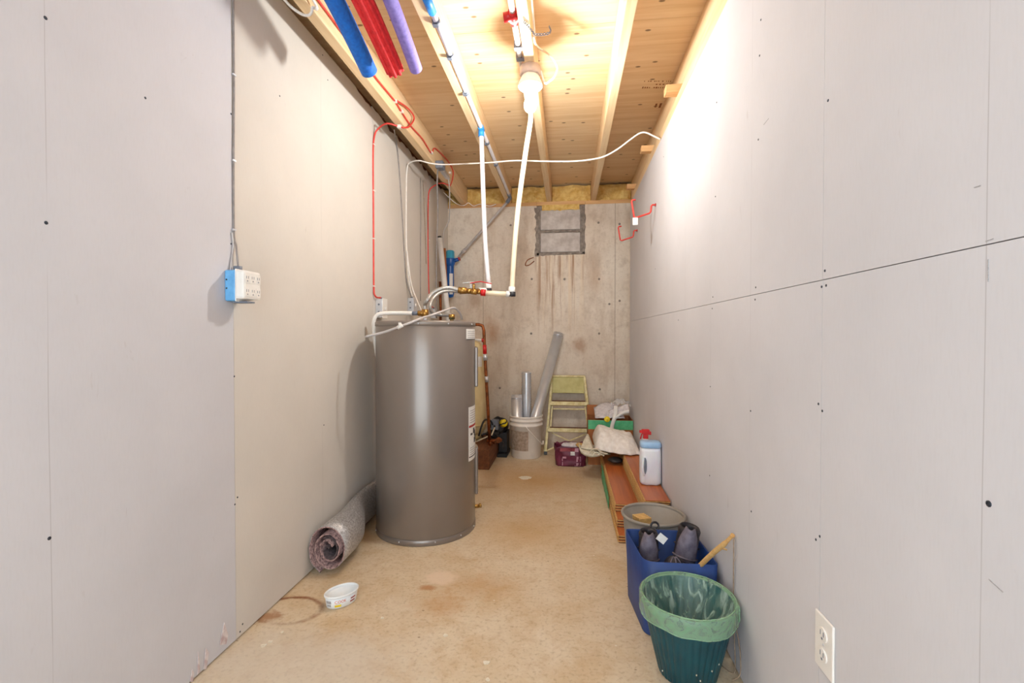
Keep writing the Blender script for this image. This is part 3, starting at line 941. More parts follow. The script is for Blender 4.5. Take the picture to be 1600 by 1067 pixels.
for pts, r_ in (([at(748, 681, Y=3.97), at(753, 664, Y=3.98), at(758, 656, Y=4.02), at(766, 657, Y=4.12), at(770, 664, Y=4.18)], 0.008),
                ([at(752, 680, Y=4.05), at(764, 676, Y=4.08), at(776, 680, Y=4.15), at(786, 692, Y=4.15), at(787, 700, Y=4.1)], 0.008),
                ([at(772, 655, Y=4.25), at(778, 652, Y=4.28), at(784, 656, Y=4.3)], 0.01)):
    obj('hose', MB().tube(smoothpath(pts), r_, 8), M_black, pu)
obj('pump_head', MB().blob(at(770, 678, Y=4.2), (0.06, 0.06, 0.036), 18, 10, 0.8, 0.004, 20), M_black, pu)
fx = at(766, 689, Y=3.95)
obj('brass_manifold', MB().tube([fx + Vector((-0.03, 0, 0)), fx + Vector((0.10, 0, 0.01))], 0.013, 10).tube([fx, Vector((fx.x, fx.y, 0.166))], 0.012, 10).tube([fx + Vector((0.07, -0.02, 0.01)), fx + Vector((0.07, 0.02, 0.01))], 0.022, 12)
    .tube([fx + Vector((0.035, 0, 0)), fx + Vector((0.03, -0.02, -0.010))], 0.013, 8).box(fx.x - 0.02, fx.x + 0.02, fx.y + 0.005, fx.y + 0.04, 0.1652, fx.z), M_copper, pu)
obj('pale_rod', MB().tube([at(743, 690.5, Y=4.0), at(766, 680, Y=4.05)], 0.006, 8).tube([at(768, 680, Y=4.05), at(773, 668, Y=4.12)], 0.006, 8), M_pex, pu)

# ------------------------------------------------------------------ bucket and ducts
BC = Vector((-0.374, 4.285, 0))
bk = thing('bucket', 'white plastic pail with wire handle and grubby label patch', 'bucket', BC)
bp = [(0.001, 0.004), (0.122, 0.004), (0.128, 0.0), (0.132, 0.004), (0.146, 0.285), (0.152, 0.287), (0.152, 0.300), (0.147, 0.303), (0.148, 0.326), (0.153, 0.328), (0.153, 0.340), (0.149, 0.343), (0.150, 0.362), (0.153, 0.365), (0.153, 0.375), (0.146, 0.376), (0.143, 0.36), (0.128, 0.01), (0.001, 0.012)]
obj('pail', MB().lathe(bp, BC, 56), M_bucket, bk)
a0 = va = atan2(-BC.y, -BC.x)
obj('label_patch', MB().grid(lambda u, v: BC + Vector(((0.1365 + 0.0085 * v + 0.0008) * cos(a0 - R(70) + R(78) * u), (0.1365 + 0.0085 * v + 0.0008) * sin(a0 - R(70) + R(78) * u), 0.075 + 0.175 * v)), 16, 2), M_grime, bk)
h0 = BC + Vector((0.155 * cos(a0 + R(10)), 0.155 * sin(a0 + R(10)), 0.27))
hl = [BC + Vector((-0.150, 0.02, 0.29)), BC + Vector((-0.13, -0.09, 0.28))]
hpts = [BC + Vector((0.156 * cos(a0 + R(d)), 0.156 * sin(a0 + R(d)), z)) for d, z in ((-2, 0.30), (6, 0.272), (18, 0.235), (34, 0.19), (52, 0.15), (66, 0.125), (80, 0.118), (95, 0.13))]
hd = obj('handle', MB().tube(smoothpath(hpts, 4), 0.004, 8), M_bucket, bk)
obj('grip', MB().tube(smoothpath(hpts[5:], 4), 0.009, 8), M_bucket, hd)


def duct(name, label, base, topp, r, corr=0, lip=True):
    base, topp = Vector(base), Vector(topp)
    d = topp - base
    L = d.length
    M = d.to_track_quat('Z', 'Y').to_matrix().to_4x4()
    root = thing(name, label, 'duct', base)
    prof = []
    n = corr if corr else 1
    if corr:
        for i in range(n * 2 + 1):
            prof.append((r + (0.004 if i % 2 else -0.004), L * i / (n * 2)))
    else:
        prof = [(r, 0), (r, L)]
    inner = [(r - 0.004, L), (r - 0.004, 0.0)]
    obj('sleeve', MB().lathe(prof + inner, base, 32, M), M_steel, root)
    if not corr:
        obj('seam', MB().tube([base + M @ Vector((0, -r, 0.01)), base + M @ Vector((0, -r, L - 0.01))], 0.003, 6), M_steel, root)
        obj('collar', MB().lathe([(r - 0.001, L - 0.03), (r + 0.003, L - 0.028), (r + 0.003, L - 0.022), (r - 0.001, L - 0.02)], base, 32, M), M_steel, root)
    return root


b1 = at(807, 617, Y=4.29)
duct('short_duct', 'short smooth grey duct offcut standing in the bucket', BC + Vector((-0.072, 0.005, 0.0135)), b1, 0.048)
b2 = at(822.5, 581, Y=4.366)
duct('ribbed_duct', 'ribbed silver flexible duct standing upright in the bucket', BC + Vector((-0.002, 0.076, 0.0125)), b2, 0.043, corr=30)
b3 = at(873, 521, Y=4.576)
duct('long_duct', 'long smooth silver duct pipe leaning from the bucket to concrete wall', BC + Vector((0.0, -0.073, 0.0295)), b3, 0.047)

# ------------------------------------------------------------------ step ladder, folded and leaning on the back wall
A0 = Vector((0, 4.355, 0.0)); A1 = Vector((0, 4.575, 0.705))
sd = (A1 - A0); SL = sd.length; sdn = sd.normalized(); nn = Vector((1, 0, 0)).cross(sdn).normalized()
if nn.y > 0: nn = -nn
xc0, xc1 = (at(890, 705, Y=4.36).x, at(887.5, 590, Y=4.57).x)
w0, w1 = 0.44, 0.305
def lp(side, s, off=0.0, inset=0.0):
    """point on the ladder's plane: side -1..1, s 0..1 up its length, off in front of the plane"""
    xc = xc0 + (xc1 - xc0) * s
    w = w0 + (w1 - w0) * s
    return Vector((xc + side * (w / 2 - inset), 0, 0)) + A0 + sd * s + nn * off
la = thing('step_ladder', 'folded olive metal step ladder leaning on the concrete wall', 'ladder', (xc0, 4.36, 0))
for sgn in (-1, 1):
    ra = obj('front_rail', MB().bar(lp(sgn, 0.015, 0.012), lp(sgn, 1.0, 0.012), 0.022, 0.022, nn), M_olive, la, bevel=0.003)
    obj('foot', MB().bar(lp(sgn, 0.0, 0.012), lp(sgn, 0.035, 0.012), 0.028, 0.028, nn), M_black, ra)
    obj('rear_leg', MB().bar(lp(sgn * 1.06, 0.035, -0.020), lp(sgn, 0.95, -0.020, 0.014), 0.018, 0.018, nn), M_olive, la, bevel=0.003)
obj('top_panel', MB().bar(lp(-1, 0.885, 0.012, 0.012), lp(1, 0.885, 0.012, 0.012), 0.012, 0.165, sdn), M_olivepanel, la, bevel=0.003, label='olive top step folded flat')
obj('top_rim', MB().bar(lp(-1, 0.99, 0.014, -0.008), lp(1, 0.99, 0.014, -0.008), 0.03, 0.018, sdn), M_olive, la, bevel=0.003)
for s in (0.635, 0.30):
    st = obj('step', MB().bar(lp(-1, s, 0.022), lp(1, s, 0.022), 0.03, 0.036, sdn), M_olive, la, bevel=0.003)
    obj('step_lip', MB().bar(lp(-1, s + 0.035, 0.018, 0.02), lp(1, s + 0.035, 0.018, 0.02), 0.012, 0.01, sdn), M_dkcore, st)
for sgn in (-1, 1):
    obj('brace', MB().bar(lp(-sgn, 0.045, -0.004, 0.0), lp(sgn * 0.8, 0.27, -0.004 + 0.004 * sgn, 0), 0.004, 0.012, nn.cross(sdn)), M_olive, la)
    obj('gusset', MB().bar(lp(sgn, 0.34, 0.018, 0.012), lp(sgn * 0.72, 0.315, 0.018), 0.006, 0.012, sdn), M_olive, la)
    obj('inner_rail', MB().bar(lp(sgn, 0.30, 0.002, 0.026), lp(sgn, 0.62, 0.002, 0.026), 0.012, 0.012, nn), M_olive, la)
obj('rear_bar', MB().bar(lp(-1, 0.575, -0.020, 0.02), lp(1, 0.575, -0.020, 0.02), 0.012, 0.012, sdn), M_olive, la)

# ------------------------------------------------------------------ maroon bag
bgc = at(890, 729, Z=0)
BY = bgc.y
bag = thing('paper_bag', 'crumpled maroon bag with pale print on the floor before the ladder', 'bag', (bgc.x, BY + 0.08, 0))
x0, x1 = at(868, 726, Y=BY).x, at(915, 726, Y=BY).x
def sack(u, v, out=0.0):
    a = 2 * pi * u
    sp = lambda q, k: math.copysign(abs(q) ** k, q)
    hx, hy = (x1 - x0) / 2, 0.085
    cx, cy = (x0 + x1) / 2, BY + 0.085
    z = 0.002 + 0.165 * v
    fl = 1.0 + 0.10 * v * v
    k = 0.012 * mnoise.noise(Vector((cos(a) * 3, sin(a) * 3, z * 18)))
    x = cx + sp(cos(a), 0.45) * (hx * fl + k + out)
    y = cy + sp(sin(a), 0.45) * (hy * fl + k + out)
    if v > 0.95:
        z += 0.014 * mnoise.noise(Vector((cos(a) * 4, sin(a) * 4, 1.7)))
    return (x, y, z)
obj('sack', MB().loft([[sack(j / 56, i / 14) for j in range(56)] for i in range(15)], True, False), M_maroon, bag, solid=0.003)
obj('sack_base', MB().box(x0 + 0.015, x1 - 0.015, BY + 0.012, BY + 0.16, 0.001, 0.006), M_maroon, bag)
def facep(px0, px1, py0, py1, off=0.004):
    def g(u, v):
        p = at(px0 + (px1 - px0) * u, py0 + (py1 - py0) * v, Y=BY)
        vv = max(0.0, min(0.94, (p.z - 0.002) / 0.165))
        best = min((Vector(sack(0.5 + 0.5 * k / 60, vv, off)) for k in range(61)), key=lambda q: abs(q.x - p.x))
        return best
    return MB().grid(g, 5, 3)
obj('faded_panel', facep(875, 897, 698, 705), M_maroonlight, bag)
obj('white_sticker', facep(889.5, 897, 705.5, 711), M_label, bag)
obj('white_sticker', facep(896, 904, 700, 706), M_pinkprint, bag)
lg = obj('logo', facep(878.5, 884, 713, 716), M_pinkprint, bag)
for q in ((878.0, 879.2, 716.5, 720), (880.2, 881.4, 716.5, 720), (882.4, 883.6, 716.5, 720), (878.2, 879.2, 721.5, 727), (880.4, 881.4, 721.5, 725), (882.6, 883.6, 723, 727)):
    obj('logo_bar', facep(*q), M_pinkprint, lg)
for k in range(5):
    obj('printed_line', facep(895.5 + k * 2.6, 896.7 + k * 2.6, 713, 721), M_pinkprint, bag)
    obj('printed_line', facep(895.5 + k * 2.6, 896.7 + k * 2.6, 723, 728), M_pinkprint, bag)
obj('white_fold', MB().blob((bgc.x + 0.03, BY + 0.10, 0.155), (0.10, 0.05, 0.022), 20, 10, 1, 0.012, 18), M_paper, bag)
obj('tan_content', MB().blob((bgc.x + 0.085, BY + 0.06, 0.165), (0.035, 0.035, 0.024), 16, 10, 1, 0.016, 30), M_core, bag)

# ------------------------------------------------------------------ cardboard box with green tape and stuff in it
YX = 4.058
bx0, bx1 = at(919, 660, Y=YX).x, 0.545
zt = at(930, 656, Y=YX).z
bo = thing('cardboard_box', 'brown cardboard box with green tape band in the far corner', 'box', ((bx0 + bx1) / 2, YX + 0.17, 0))
obj('front', MB().box(bx0, bx1, YX, YX + 0.006, 0, zt), M_card, bo)
obj('back', MB().box(bx0, bx1, YX + 0.262, YX + 0.268, 0, zt), M_card, bo)
obj('side', MB().box(bx0, bx0 + 0.006, YX + 0.006, YX + 0.262, 0, zt), M_card, bo)
obj('side', MB().box(bx1 - 0.006, bx1, YX + 0.006, YX + 0.262, 0, zt), M_card, bo)
obj('bottom', MB().box(bx0 + 0.006, bx1 - 0.006, YX + 0.006, YX + 0.262, 0.001, 0.007), M_card, bo)
obj('flap', MB().bar(Vector((bx0 + 0.11, YX + 0.265, zt)), Vector((bx0 + 0.11, YX + 0.292, zt + 0.085)), 0.22, 0.004, (0, 1, 0)), M_card, bo)
ztb = at(930, 670.5, Y=YX).z
obj('green_tape', MB().box(bx0 - 0.001, bx1, YX - 0.0015, YX - 0.0003, ztb, zt - 0.002), M_greentape, bo)
pw = thing('newspaper', 'crumpled white paper sheets sticking out of the cardboard box', 'paper', ((bx0 + bx1) / 2, YX + 0.1, zt))
def paper(u, v):
    a = at(930 + 46 * u, 656 - 2 * u, Y=YX + 0.03)
    return Vector((a.x, YX + 0.03 + 0.22 * v, zt + 0.012 + 0.055 * v + 0.05 * sin(pi * u) * v + 0.012 * mnoise.noise(Vector((u * 6, v * 5, 2)))))
obj('sheet', MB().grid(paper, 16, 10), M_paper, pw, solid=0.002)
def paper2(u, v):
    a = at(952 + 31 * u, 654 - 10 * u, Y=YX + 0.02)
    return Vector((a.x, YX + 0.02 + 0.08 * v, zt + 0.015 + 0.07 * u + 0.05 * v + 0.01 * mnoise.noise(Vector((u * 5, v * 5, 9)))))
obj('sheet', MB().grid(paper2, 12, 6), M_paper, pw, solid=0.002)
for k, (px, py) in enumerate(((933, 657), (936, 658), (928, 656), (924, 655.5))):
    q = at(px, py, Y=YX + 0.025)
    obj('torn_corner', MB().bar(q, q + Vector((0.012, 0, -0.008)), 0.01, 0.006), M_blackprint if k % 2 else M_paper, pw)
sp_ = thing('white_strap', 'white strap hanging down the front of the cardboard box', 'strap', (at(955, 665, Y=YX - 0.02).x, YX - 0.02, 0.2))
s0 = [at(962, 634, Y=YX + 0.06), at(962, 645, Y=YX + 0.02), at(960, 653, Y=YX - 0.012), at(957, 663, Y=YX - 0.014), at(955, 674, Y=YX - 0.018)]
s0 = smoothpath(s0, 5)
obj('webbing', MB().loft([[p + Vector((-0.016, 0, 0)), p + Vector((0.016, 0, 0)), p + Vector((0.016, -0.003, 0)), p + Vector((-0.016, -0.003, 0))] for p in s0], True, True), M_white, sp_)
s1 = smoothpath([at(961, 654, Y=YX - 0.008), at(968, 648, Y=YX - 0.01), at(976, 644, Y=YX - 0.012), at(983, 643, Y=YX - 0.004)], 5)
obj('webbing', MB().loft([[p + Vector((0, 0, -0.014)), p + Vector((0, 0, 0.014)), p + Vector((0, -0.003, 0.014)), p + Vector((0, -0.003, -0.014))] for p in s1], True, True), M_white, sp_)
yq = at(948.5, 655, Y=YX - 0.02)
yc_ = thing('yellow_cap', 'round yellow cap at the box edge', 'cap', yq)
obj('disc', MB().lathe([(0.001, 0.012), (0.020, 0.012), (0.024, 0.008), (0.024, -0.010), (0.001, -0.010)], yq, 20, Matrix.Rotation(R(75), 4, 'X')), M_yellow, yc_)
obj('knob', MB().lathe([(0.001, 0.022), (0.010, 0.022), (0.012, 0.012)], yq, 16, Matrix.Rotation(R(75), 4, 'X')), M_yellow, yc_)
cf = thing('plastic_film', 'crumpled clear plastic film in the far corner above the box', 'plastic film', (0.46, YX + 0.15, zt))
def film(u, v):
    k = mnoise.noise(Vector((u * 5, v * 5, 0))) * 0.03
    return Vector((0.38 + 0.16 * u, YX + 0.10 + 0.14 * v, zt + 0.085 + 0.07 * sin(pi * (0.15 + 0.7 * u)) * sin(pi * (0.2 + 0.6 * v)) + k))
obj('film', MB().grid(film, 18, 14), M_clear, cf)

# ------------------------------------------------------------------ floor planks
PT, PW = 0.0142, 0.128
def plank_proto():
    root = thing('floor_plank', 'x', 'plank', (0, 0, 0))
    L = 1.29
    obj('veneer', MB().box(-PW / 2, PW / 2, 0, L, PT - 0.004, PT - 0.0004), M_plank, root)
    obj('core', MB().box(-PW / 2 + 0.001, PW / 2 - 0.001, 0.001, L - 0.001, 0.0044, PT - 0.0041), M_core, root)
    obj('backing', MB().box(-PW / 2, PW / 2, 0, L, 0, 0.0043), M_dkcore, root)
    obj('tongue', MB().box(-PW / 2 - 0.006, -PW / 2 + 0.0009, 0.002, L - 0.002, 0.0052, 0.0092), M_core, root)
    return root


def dup(root, loc, rz=0.0, label=None, group=None):
    r = root.copy()
    col.objects.link(r)
    r.location = loc
    r.rotation_euler = (0, 0, rz)
    if label: r['label'] = label
    if group: r['group'] = group
    for ch in root.children:
        c = ch.copy()
        col.objects.link(c)
        c.parent = r
    return r


proto = plank_proto()
first = True
def place(loc, rz, label, group=None):
    global first
    if first:
        first = False
        proto.location = loc
        proto.rotation_euler = (0, 0, rz)
        proto['label'] = label
        if group: proto['group'] = group
    else:
        dup(proto, loc, rz, label, group)
random.seed(21)
for k in range(15):
    near = 2.585 + (random.uniform(-0.004, 0.012) if k < 14 else 0)
    top = k == 14
    if k < 12: near += 0.02
    place((0.4785 + (random.uniform(-0.003, 0.002) if not top else 0), near, 0.001 + k * (PT + 0.0003)), 0,
          'orange-brown floor plank carrying the jug, topmost of its stack' if top else 'orange-brown floor plank under the jug stack top, beside the drywall',
          None if top else 'planks in the tall stack')
for k in range(9):
    top = k == 8
    near = 2.755 if k > 5 else (2.64 if k > 2 else 2.54)
    dx = random.uniform(-0.003, 0.0) if not top else 0
    if k <= 2: dx -= 0.003
    place((0.340 + dx, near, 0.001 + k * (PT + 0.0007)), R(0.15) if not top else 0,
          'orange-brown floor plank topping the lower stack beside the taller one' if top else 'orange-brown floor plank in the lower stack on the floor',
          None if top else 'planks in the low stack')
wp = thing('green_wrap', 'green plastic wrapping down the side of the low plank stack', 'wrapping', (0.268, 3.4, 0))
obj('film', MB().grid(lambda u, v: Vector((0.257 + 0.003 * mnoise.noise(Vector((u * 12, v * 4, 1))), 3.02 + 0.62 * u, 0.008 + (0.07 + 0.05 * u) * v)), 20, 5), M_greentape, wp, solid=0.0012)

# cloths lying over the far end of the planks
zc = 0.23
c1 = at(962, 692, Y=3.72)
cl = MB()
def cloth1(u, v):
    """soft folded pad draped over both stacks"""
    px = 929 + 67 * u
    a = at(px, 690, Y=3.70)
    y = 3.52 + 0.10 * max(0, 0.55 - u) / 0.55 + 0.42 * v
    e = min(1.0, min(u, 1 - u) * 7) ** 0.5
    prof = (0.10 + 0.055 * (1 - u)) * sin(pi * min(1, max(0, 0.84 * v))) ** 0.55
    base = 0.221 if u > 0.45 else 0.230 - 0.009 * u / 0.45
    w = 0.018 * mnoise.noise(Vector((u * 7, v * 6, 4))) + 0.008 * mnoise.noise(Vector((u * 17, v * 15, 7)))
    return Vector((a.x, y - 0.03 * mnoise.noise(Vector((u * 6, 0, 5))), base + 0.004 + prof * e + w * e * min(1, v * 6)))
obj('canvas_cloth', MB().grid(cloth1, 36, 26), M_canvas, label='folded off-white canvas cloth lying over the far plank ends', cat='cloth', solid=0.006, sub=1)
lc = thing('canvas_bag', 'cream canvas bag slumped off the low plank stack beside the maroon bag', 'cloth bag', (0.27, 3.72, 0.08))
YQ = 3.60
XCL = at(929, 690, Y=3.70).x
XCR = at(996, 690, Y=3.70).x
def under(p):
    """keep the bag below the cloth that lies over it"""
    u = max(0.0, (p.x - XCL) / (XCR - XCL))
    lim = (0.221 if u > 0.45 else 0.230 - 0.009 * u / 0.45) - 0.014
    p.z = min(p.z, lim + max(0.0, XCL - 0.008 - p.x) * 2.5)
    return p
def flap(u, v):
    """upper flap rising from the mouth towards the folded cloth"""
    a = at(907 + 44 * u, 701 + 5 * u, Y=YQ)
    b = at(922 + 26 * u, 684 + 2 * u, Y=YQ)
    p = a + (b - a) * v
    bulge = 0.018 * sin(pi * v) * sin(pi * (0.1 + 0.8 * u))
    p.y = YQ + 0.24 * v
    p.z = a.z + 0.085 * v ** 0.8 + bulge + 0.008 * mnoise.noise(Vector((u * 6, v * 6, 3)))
    return under(p)
obj('upper_flap', MB().grid(flap, 24, 16), M_canvas2, lc, solid=0.007, sub=1)
lip = smoothpath([at(905, 701, Y=YQ + 0.05), at(906, 706, Y=YQ), at(911, 713, Y=YQ - 0.03), at(921, 717, Y=YQ - 0.05), at(932, 717, Y=YQ - 0.05), at(943, 713, Y=YQ - 0.045), at(955, 708, Y=YQ - 0.03)], 5)
rings = []
for k, p in enumerate(lip):
    f = k / (len(lip) - 1)
    hgt = 0.012 + 0.014 * sin(pi * f)
    dep = 0.16
    z0 = max(p.z, 0.140) if p.x > 0.272 else p.z
    ring = []
    for q_ in range(14):
        a = 2 * pi * q_ / 14
        ring.append(under(Vector((p.x + 0.004 * mnoise.noise(Vector((k * .7, q_, 0))), p.y + dep / 2 - dep / 2 * cos(a), z0 + hgt + hgt * sin(a) + 0.005 * mnoise.noise(Vector((k * 0.5, q_ * 0.8, 4)))))))
    rings.append(ring)
obj('lower_lip', MB().loft(rings, True, True), M_canvas2, lc, sub=1)
for k, (pts) in enumerate(([(921, 707), (926, 702), (933, 702), (938, 707), (933, 711), (928, 710)], [(925, 713), (930, 707), (937, 709), (944, 712)], [(934, 702), (941, 707), (949, 709)])):
    obj('hem_cord', MB().tube(smoothpath([at(a, b, Y=YQ - 0.045) for a, b in pts]), 0.0055, 6), M_canvas2, lc)
obj('dark_sleeve', MB().blob((0.352, 3.585, 0.168), (0.055, 0.05, 0.022), 16, 10, 1, 0.008, 20), M_black, lc)
obj('mouth_shade', MB().blob(at(915.5, 707.5, Y=YQ + 0.05), (0.045, 0.05, 0.014), 16, 10, 1, 0.004, 20), M_blackprint, lc)  # black blob standing in for the shade inside the bag's mouth

# ------------------------------------------------------------------ jug and spray bottle
ZS = 0.001 + 15 * (PT + 0.0003) + 0.0006
jc = at(1018.5, 759, Z=ZS)
jx, jy = 0.4865, jc.y + 0.045
jug = thing('detergent_jug', 'white detergent jug with pale blue lid on the plank stack', 'jug', (jx, jy, ZS))
def rr(hx, hy, r, n=6):
    out = []
    for cx, cy, a in ((hx - r, hy - r, 0), (-hx + r, hy - r, 90), (-hx + r, -hy + r, 180), (hx - r, -hy + r, 270)):
        for i in range(n + 1):
            t_ = R(a + 90 * i / n)
            out.append((cx + r * cos(t_), cy + r * sin(t_)))
    return out
def rrings(prof, cx, cy):
    return [[(cx + x, cy + y, z) for x, y in rr(hx, hy, r)] for hx, hy, r, z in prof]
JH = 0.215
obj('body', MB().loft(rrings([(0.050, 0.036, 0.025, ZS), (0.058, 0.043, 0.03, ZS + 0.008), (0.060, 0.045, 0.03, ZS + 0.02), (0.060, 0.045, 0.03, ZS + JH - 0.02), (0.057, 0.042, 0.03, ZS + JH), (0.05, 0.036, 0.03, ZS + JH + 0.003)], jx, jy)), M_jug, jug)
obj('lid', MB().loft(rrings([(0.058, 0.043, 0.03, ZS + JH + 0.003), (0.060, 0.045, 0.03, ZS + JH + 0.006), (0.060, 0.045, 0.03, ZS + JH + 0.028), (0.054, 0.040, 0.03, ZS + JH + 0.036), (0.03, 0.02, 0.018, ZS + JH + 0.038)], jx, jy)), M_lid, jug)
obj('handle_recess', MB().blob((jx - 0.035, jy - 0.0435, ZS + 0.115), (0.010, 0.004, 0.05), 14, 10), M_greyplast, jug)
obj('handle', MB().tube(smoothpath([Vector((jx - 0.046, jy - 0.045, ZS + 0.165)), Vector((jx - 0.05, jy - 0.050, ZS + 0.13)), Vector((jx - 0.05, jy - 0.050, ZS + 0.09)), Vector((jx - 0.042, jy - 0.045, ZS + 0.06))]), 0.008, 8), M_jug, jug)
sx, sy = 0.474, 2.98
sbm = thing('spray_bottle', 'spray bottle with red trigger head behind the jug', 'bottle', (sx, sy, ZS))
obj('bottle', MB().lathe([(0.001, ZS), (0.034, ZS), (0.036, ZS + 0.01), (0.036, ZS + 0.13), (0.03, ZS + 0.16), (0.014, ZS + 0.195), (0.013, ZS + 0.21)], (sx, sy, 0), 24), M_white, sbm)
obj('collar', MB().lathe([(0.016, ZS + 0.198), (0.018, ZS + 0.2), (0.018, ZS + 0.243), (0.015, ZS + 0.245)], (sx, sy, 0), 20), M_white, sbm)
zz = ZS + 0.245
obj('trigger_head', MB().box(sx - 0.014, sx + 0.016, sy - 0.014, sy + 0.014, zz, zz + 0.03).box(sx - 0.022, sx + 0.024, sy - 0.016, sy + 0.016, zz + 0.03, zz + 0.056).box(sx - 0.036, sx - 0.020, sy - 0.009, sy + 0.009, zz + 0.034, zz + 0.050)
    .bar((sx - 0.02, sy, zz + 0.03), (sx - 0.03, sy, zz - 0.005), 0.008, 0.006, (0, 1, 0)).box(sx + 0.0, sx + 0.034, sy - 0.012, sy + 0.012, zz + 0.024, zz + 0.044), M_red, sbm, bevel=0.003)

# ------------------------------------------------------------------ grey round bin with wood shims
GC = Vector((0.393, 2.245, 0))
gb = thing('round_bin', 'grey round waste bin behind the blue bin', 'bin', GC)
gh = 0.277
obj('shell', MB().lathe([(0.001, 0.003), (0.105, 0.003), (0.108, 0.0), (0.111, 0.004), (0.136, gh - 0.012), (0.133, gh - 0.012), (0.108, 0.008), (0.001, 0.008)], GC, 56), M_greybin, gb)
obj('rim', MB().lathe([(0.133, gh - 0.014), (0.143, gh - 0.012), (0.145, gh - 0.004), (0.141, gh), (0.135, gh - 0.001), (0.132, gh - 0.008), (0.133, gh - 0.014)], GC, 56), M_greybin, gb)
sh = at(1003, 812, Z=0.25)
wd = thing('wood_shims', 'bundle of pale wood shims standing in the grey bin', 'wood pieces', (sh.x, sh.y + 0.02, 0.01))
for k in range(5):
    ofs = Vector((0.006 * k - 0.012, -0.009 * k, 0.003 * k))
    topq = Vector((0.338, 2.235, 0.272)) + ofs + Vector((0, 0, -0.004 * k))
    obj('shim', MB().bar(Vector((0.36, 2.28, 0.012)) + ofs * 0.8, topq, 0.055, 0.0072, (0.1, -1, 0.2)), M_core, wd)

# ------------------------------------------------------------------ blue bin
cor = [Vector((0.275, 1.752)), Vector((0.5375, 1.755)), Vector((0.520, 2.055)), Vector((0.243, 2.045))]
bh = 0.278
cen2 = sum(cor, Vector((0, 0))) / 4
def rounded(cs, r, n=5):
    out = []
    m = len(cs)
    for i in range(m):
        p, a, b = cs[i], cs[i - 1], cs[(i + 1) % m]
        da, db = (a - p).normalized(), (b - p).normalized()
        rad = r[i]
        p0, p1 = p + da * rad, p + db * rad
        for k in range(n + 1):
            s = k / n
            out.append((1 - s) ** 2 * p0 + 2 * s * (1 - s) * p + s * s * p1)
    return out
def binring(sc, z, rad):
    return [(q.x, q.y, z) for q in rounded([cen2 + (c - cen2) * sc for c in cor], rad)]
rad = [0.045, 0.02, 0.02, 0.02]
bb = thing('storage_bin', 'blue square plastic bin against the drywall', 'bin', (cen2.x, cen2.y, 0))
rings = [binring(0.90, 0.004, rad), binring(0.93, 0.0, rad), binring(0.945, 0.006, rad), binring(1.0, bh, rad), binring(0.985, bh + 0.001, rad), binring(0.965, bh - 0.004, rad), binring(0.915, 0.01, rad)]
obj('shell', MB().loft(rings, True, True), M_bluebin, bb)

# black boots in the blue bin
def boot(name, label, top_c, lean, turn, s=1.0, toe=1):
    deep = (top_c[2] - 0.012 - 0.045 * s * abs(sin(lean))) / (s * cos(lean))     # reaches the bin's floor
    root = thing(name, label, 'boot', (top_c[0], top_c[1], 0.02))
    Mt = Matrix.Translation(Vector(top_c)) @ Matrix.Rotation(lean, 4, 'Y') @ Matrix.Rotation(turn, 4, 'Z') @ Matrix.Scale(s, 4)
    def ring(z, ax_, ay_, ox=0.0, n=20):
        return [Mt @ Vector((ox + ax_ * cos(2 * pi * j / n), ay_ * sin(2 * pi * j / n), z)) for j in range(n)]
    shaft = [ring(0.0, 0.038, 0.034), ring(-0.02, 0.044, 0.038), ring(-0.07, 0.046, 0.038, 0.004), ring(-0.12, 0.05, 0.038, 0.008), ring(-0.16, 0.055, 0.04, 0.012 * toe), ring(-0.20, 0.053, 0.04, 0.012 * toe), ring(-0.255, 0.05, 0.04, 0.010 * toe), ring(-deep + 0.008, 0.05, 0.04, 0.008 * toe), ring(-deep, 0.045, 0.036, 0.008 * toe)]
    
    inner = [ring(-0.06, 0.030, 0.026), ring(-0.004, 0.034, 0.030)]
    obj('shell', MB().loft(inner + shaft, True, True), M_boot, root)
    obj('collar', MB().loft([ring(-0.012, 0.041, 0.036), ring(0.006, 0.043, 0.038), ring(0.018, 0.036, 0.032), ring(0.008, 0.030, 0.026), ring(-0.01, 0.031, 0.027)], True, False), M_boot, root)
    obj('tongue', MB().grid(lambda u, v: Mt @ Vector((0.043 * cos(-0.9 + 1.8 * u) + 0.006 + 0.014 * sin(pi * u) * v, 0.043 * sin(-0.9 + 1.8 * u) * (0.4 + 0.6 * sin(pi * min(1, .25 + v * .75))), -0.10 + 0.125 * v)), 10, 10), M_bootgrey, root, solid=0.006)
    for k in range(3):
        z = -0.05 - 0.035 * k
        obj('strap', MB().tube([Mt @ Vector(((0.049 + 0.006 * k) * cos(a) + 0.008 * k, 0.041 * sin(a), z + 0.01 * cos(a))) for a in [R(-80 + 16 * i) for i in range(11)]], 0.0036, 6), M_bootgrey if k == 1 else M_boot, root)
    return root, Mt
r1, Mt1 = boot('sport_boot', 'black boot with white tag and lilac lining, in the blue bin', (0.321, 1.930, 0.302), R(0), R(262))
tg = at(1034, 841, Y=1.893)
obj('white_tag', MB().bar(tg + Vector((-0.014, 0, 0.010)), tg + Vector((0.014, -0.004, -0.010)), 0.003, 0.030, (0.3, 0, 1)), M_label, r1)
obj('pull_loop', MB().tube(smoothpath([at(1016, 824, Y=1.89), at(1019, 817, Y=1.89), at(1025, 816, Y=1.895), at(1029, 821, Y=1.895), at(1027, 827, Y=1.89)]), 0.0042, 8), M_boot, r1)
r2, Mt2 = boot('sport_boot', 'black boot leaning on the bin edge next to the drywall', (0.477, 1.932, 0.325), R(10), R(258), 1.12)
tcn, tsz = Vector((0.400, 1.834, 0.222)), (0.040, 0.042, 0.045)
obj('toe_cap', MB().blob(tcn, tsz, 20, 12, 1, 0.002, 20), M_boot, r2)
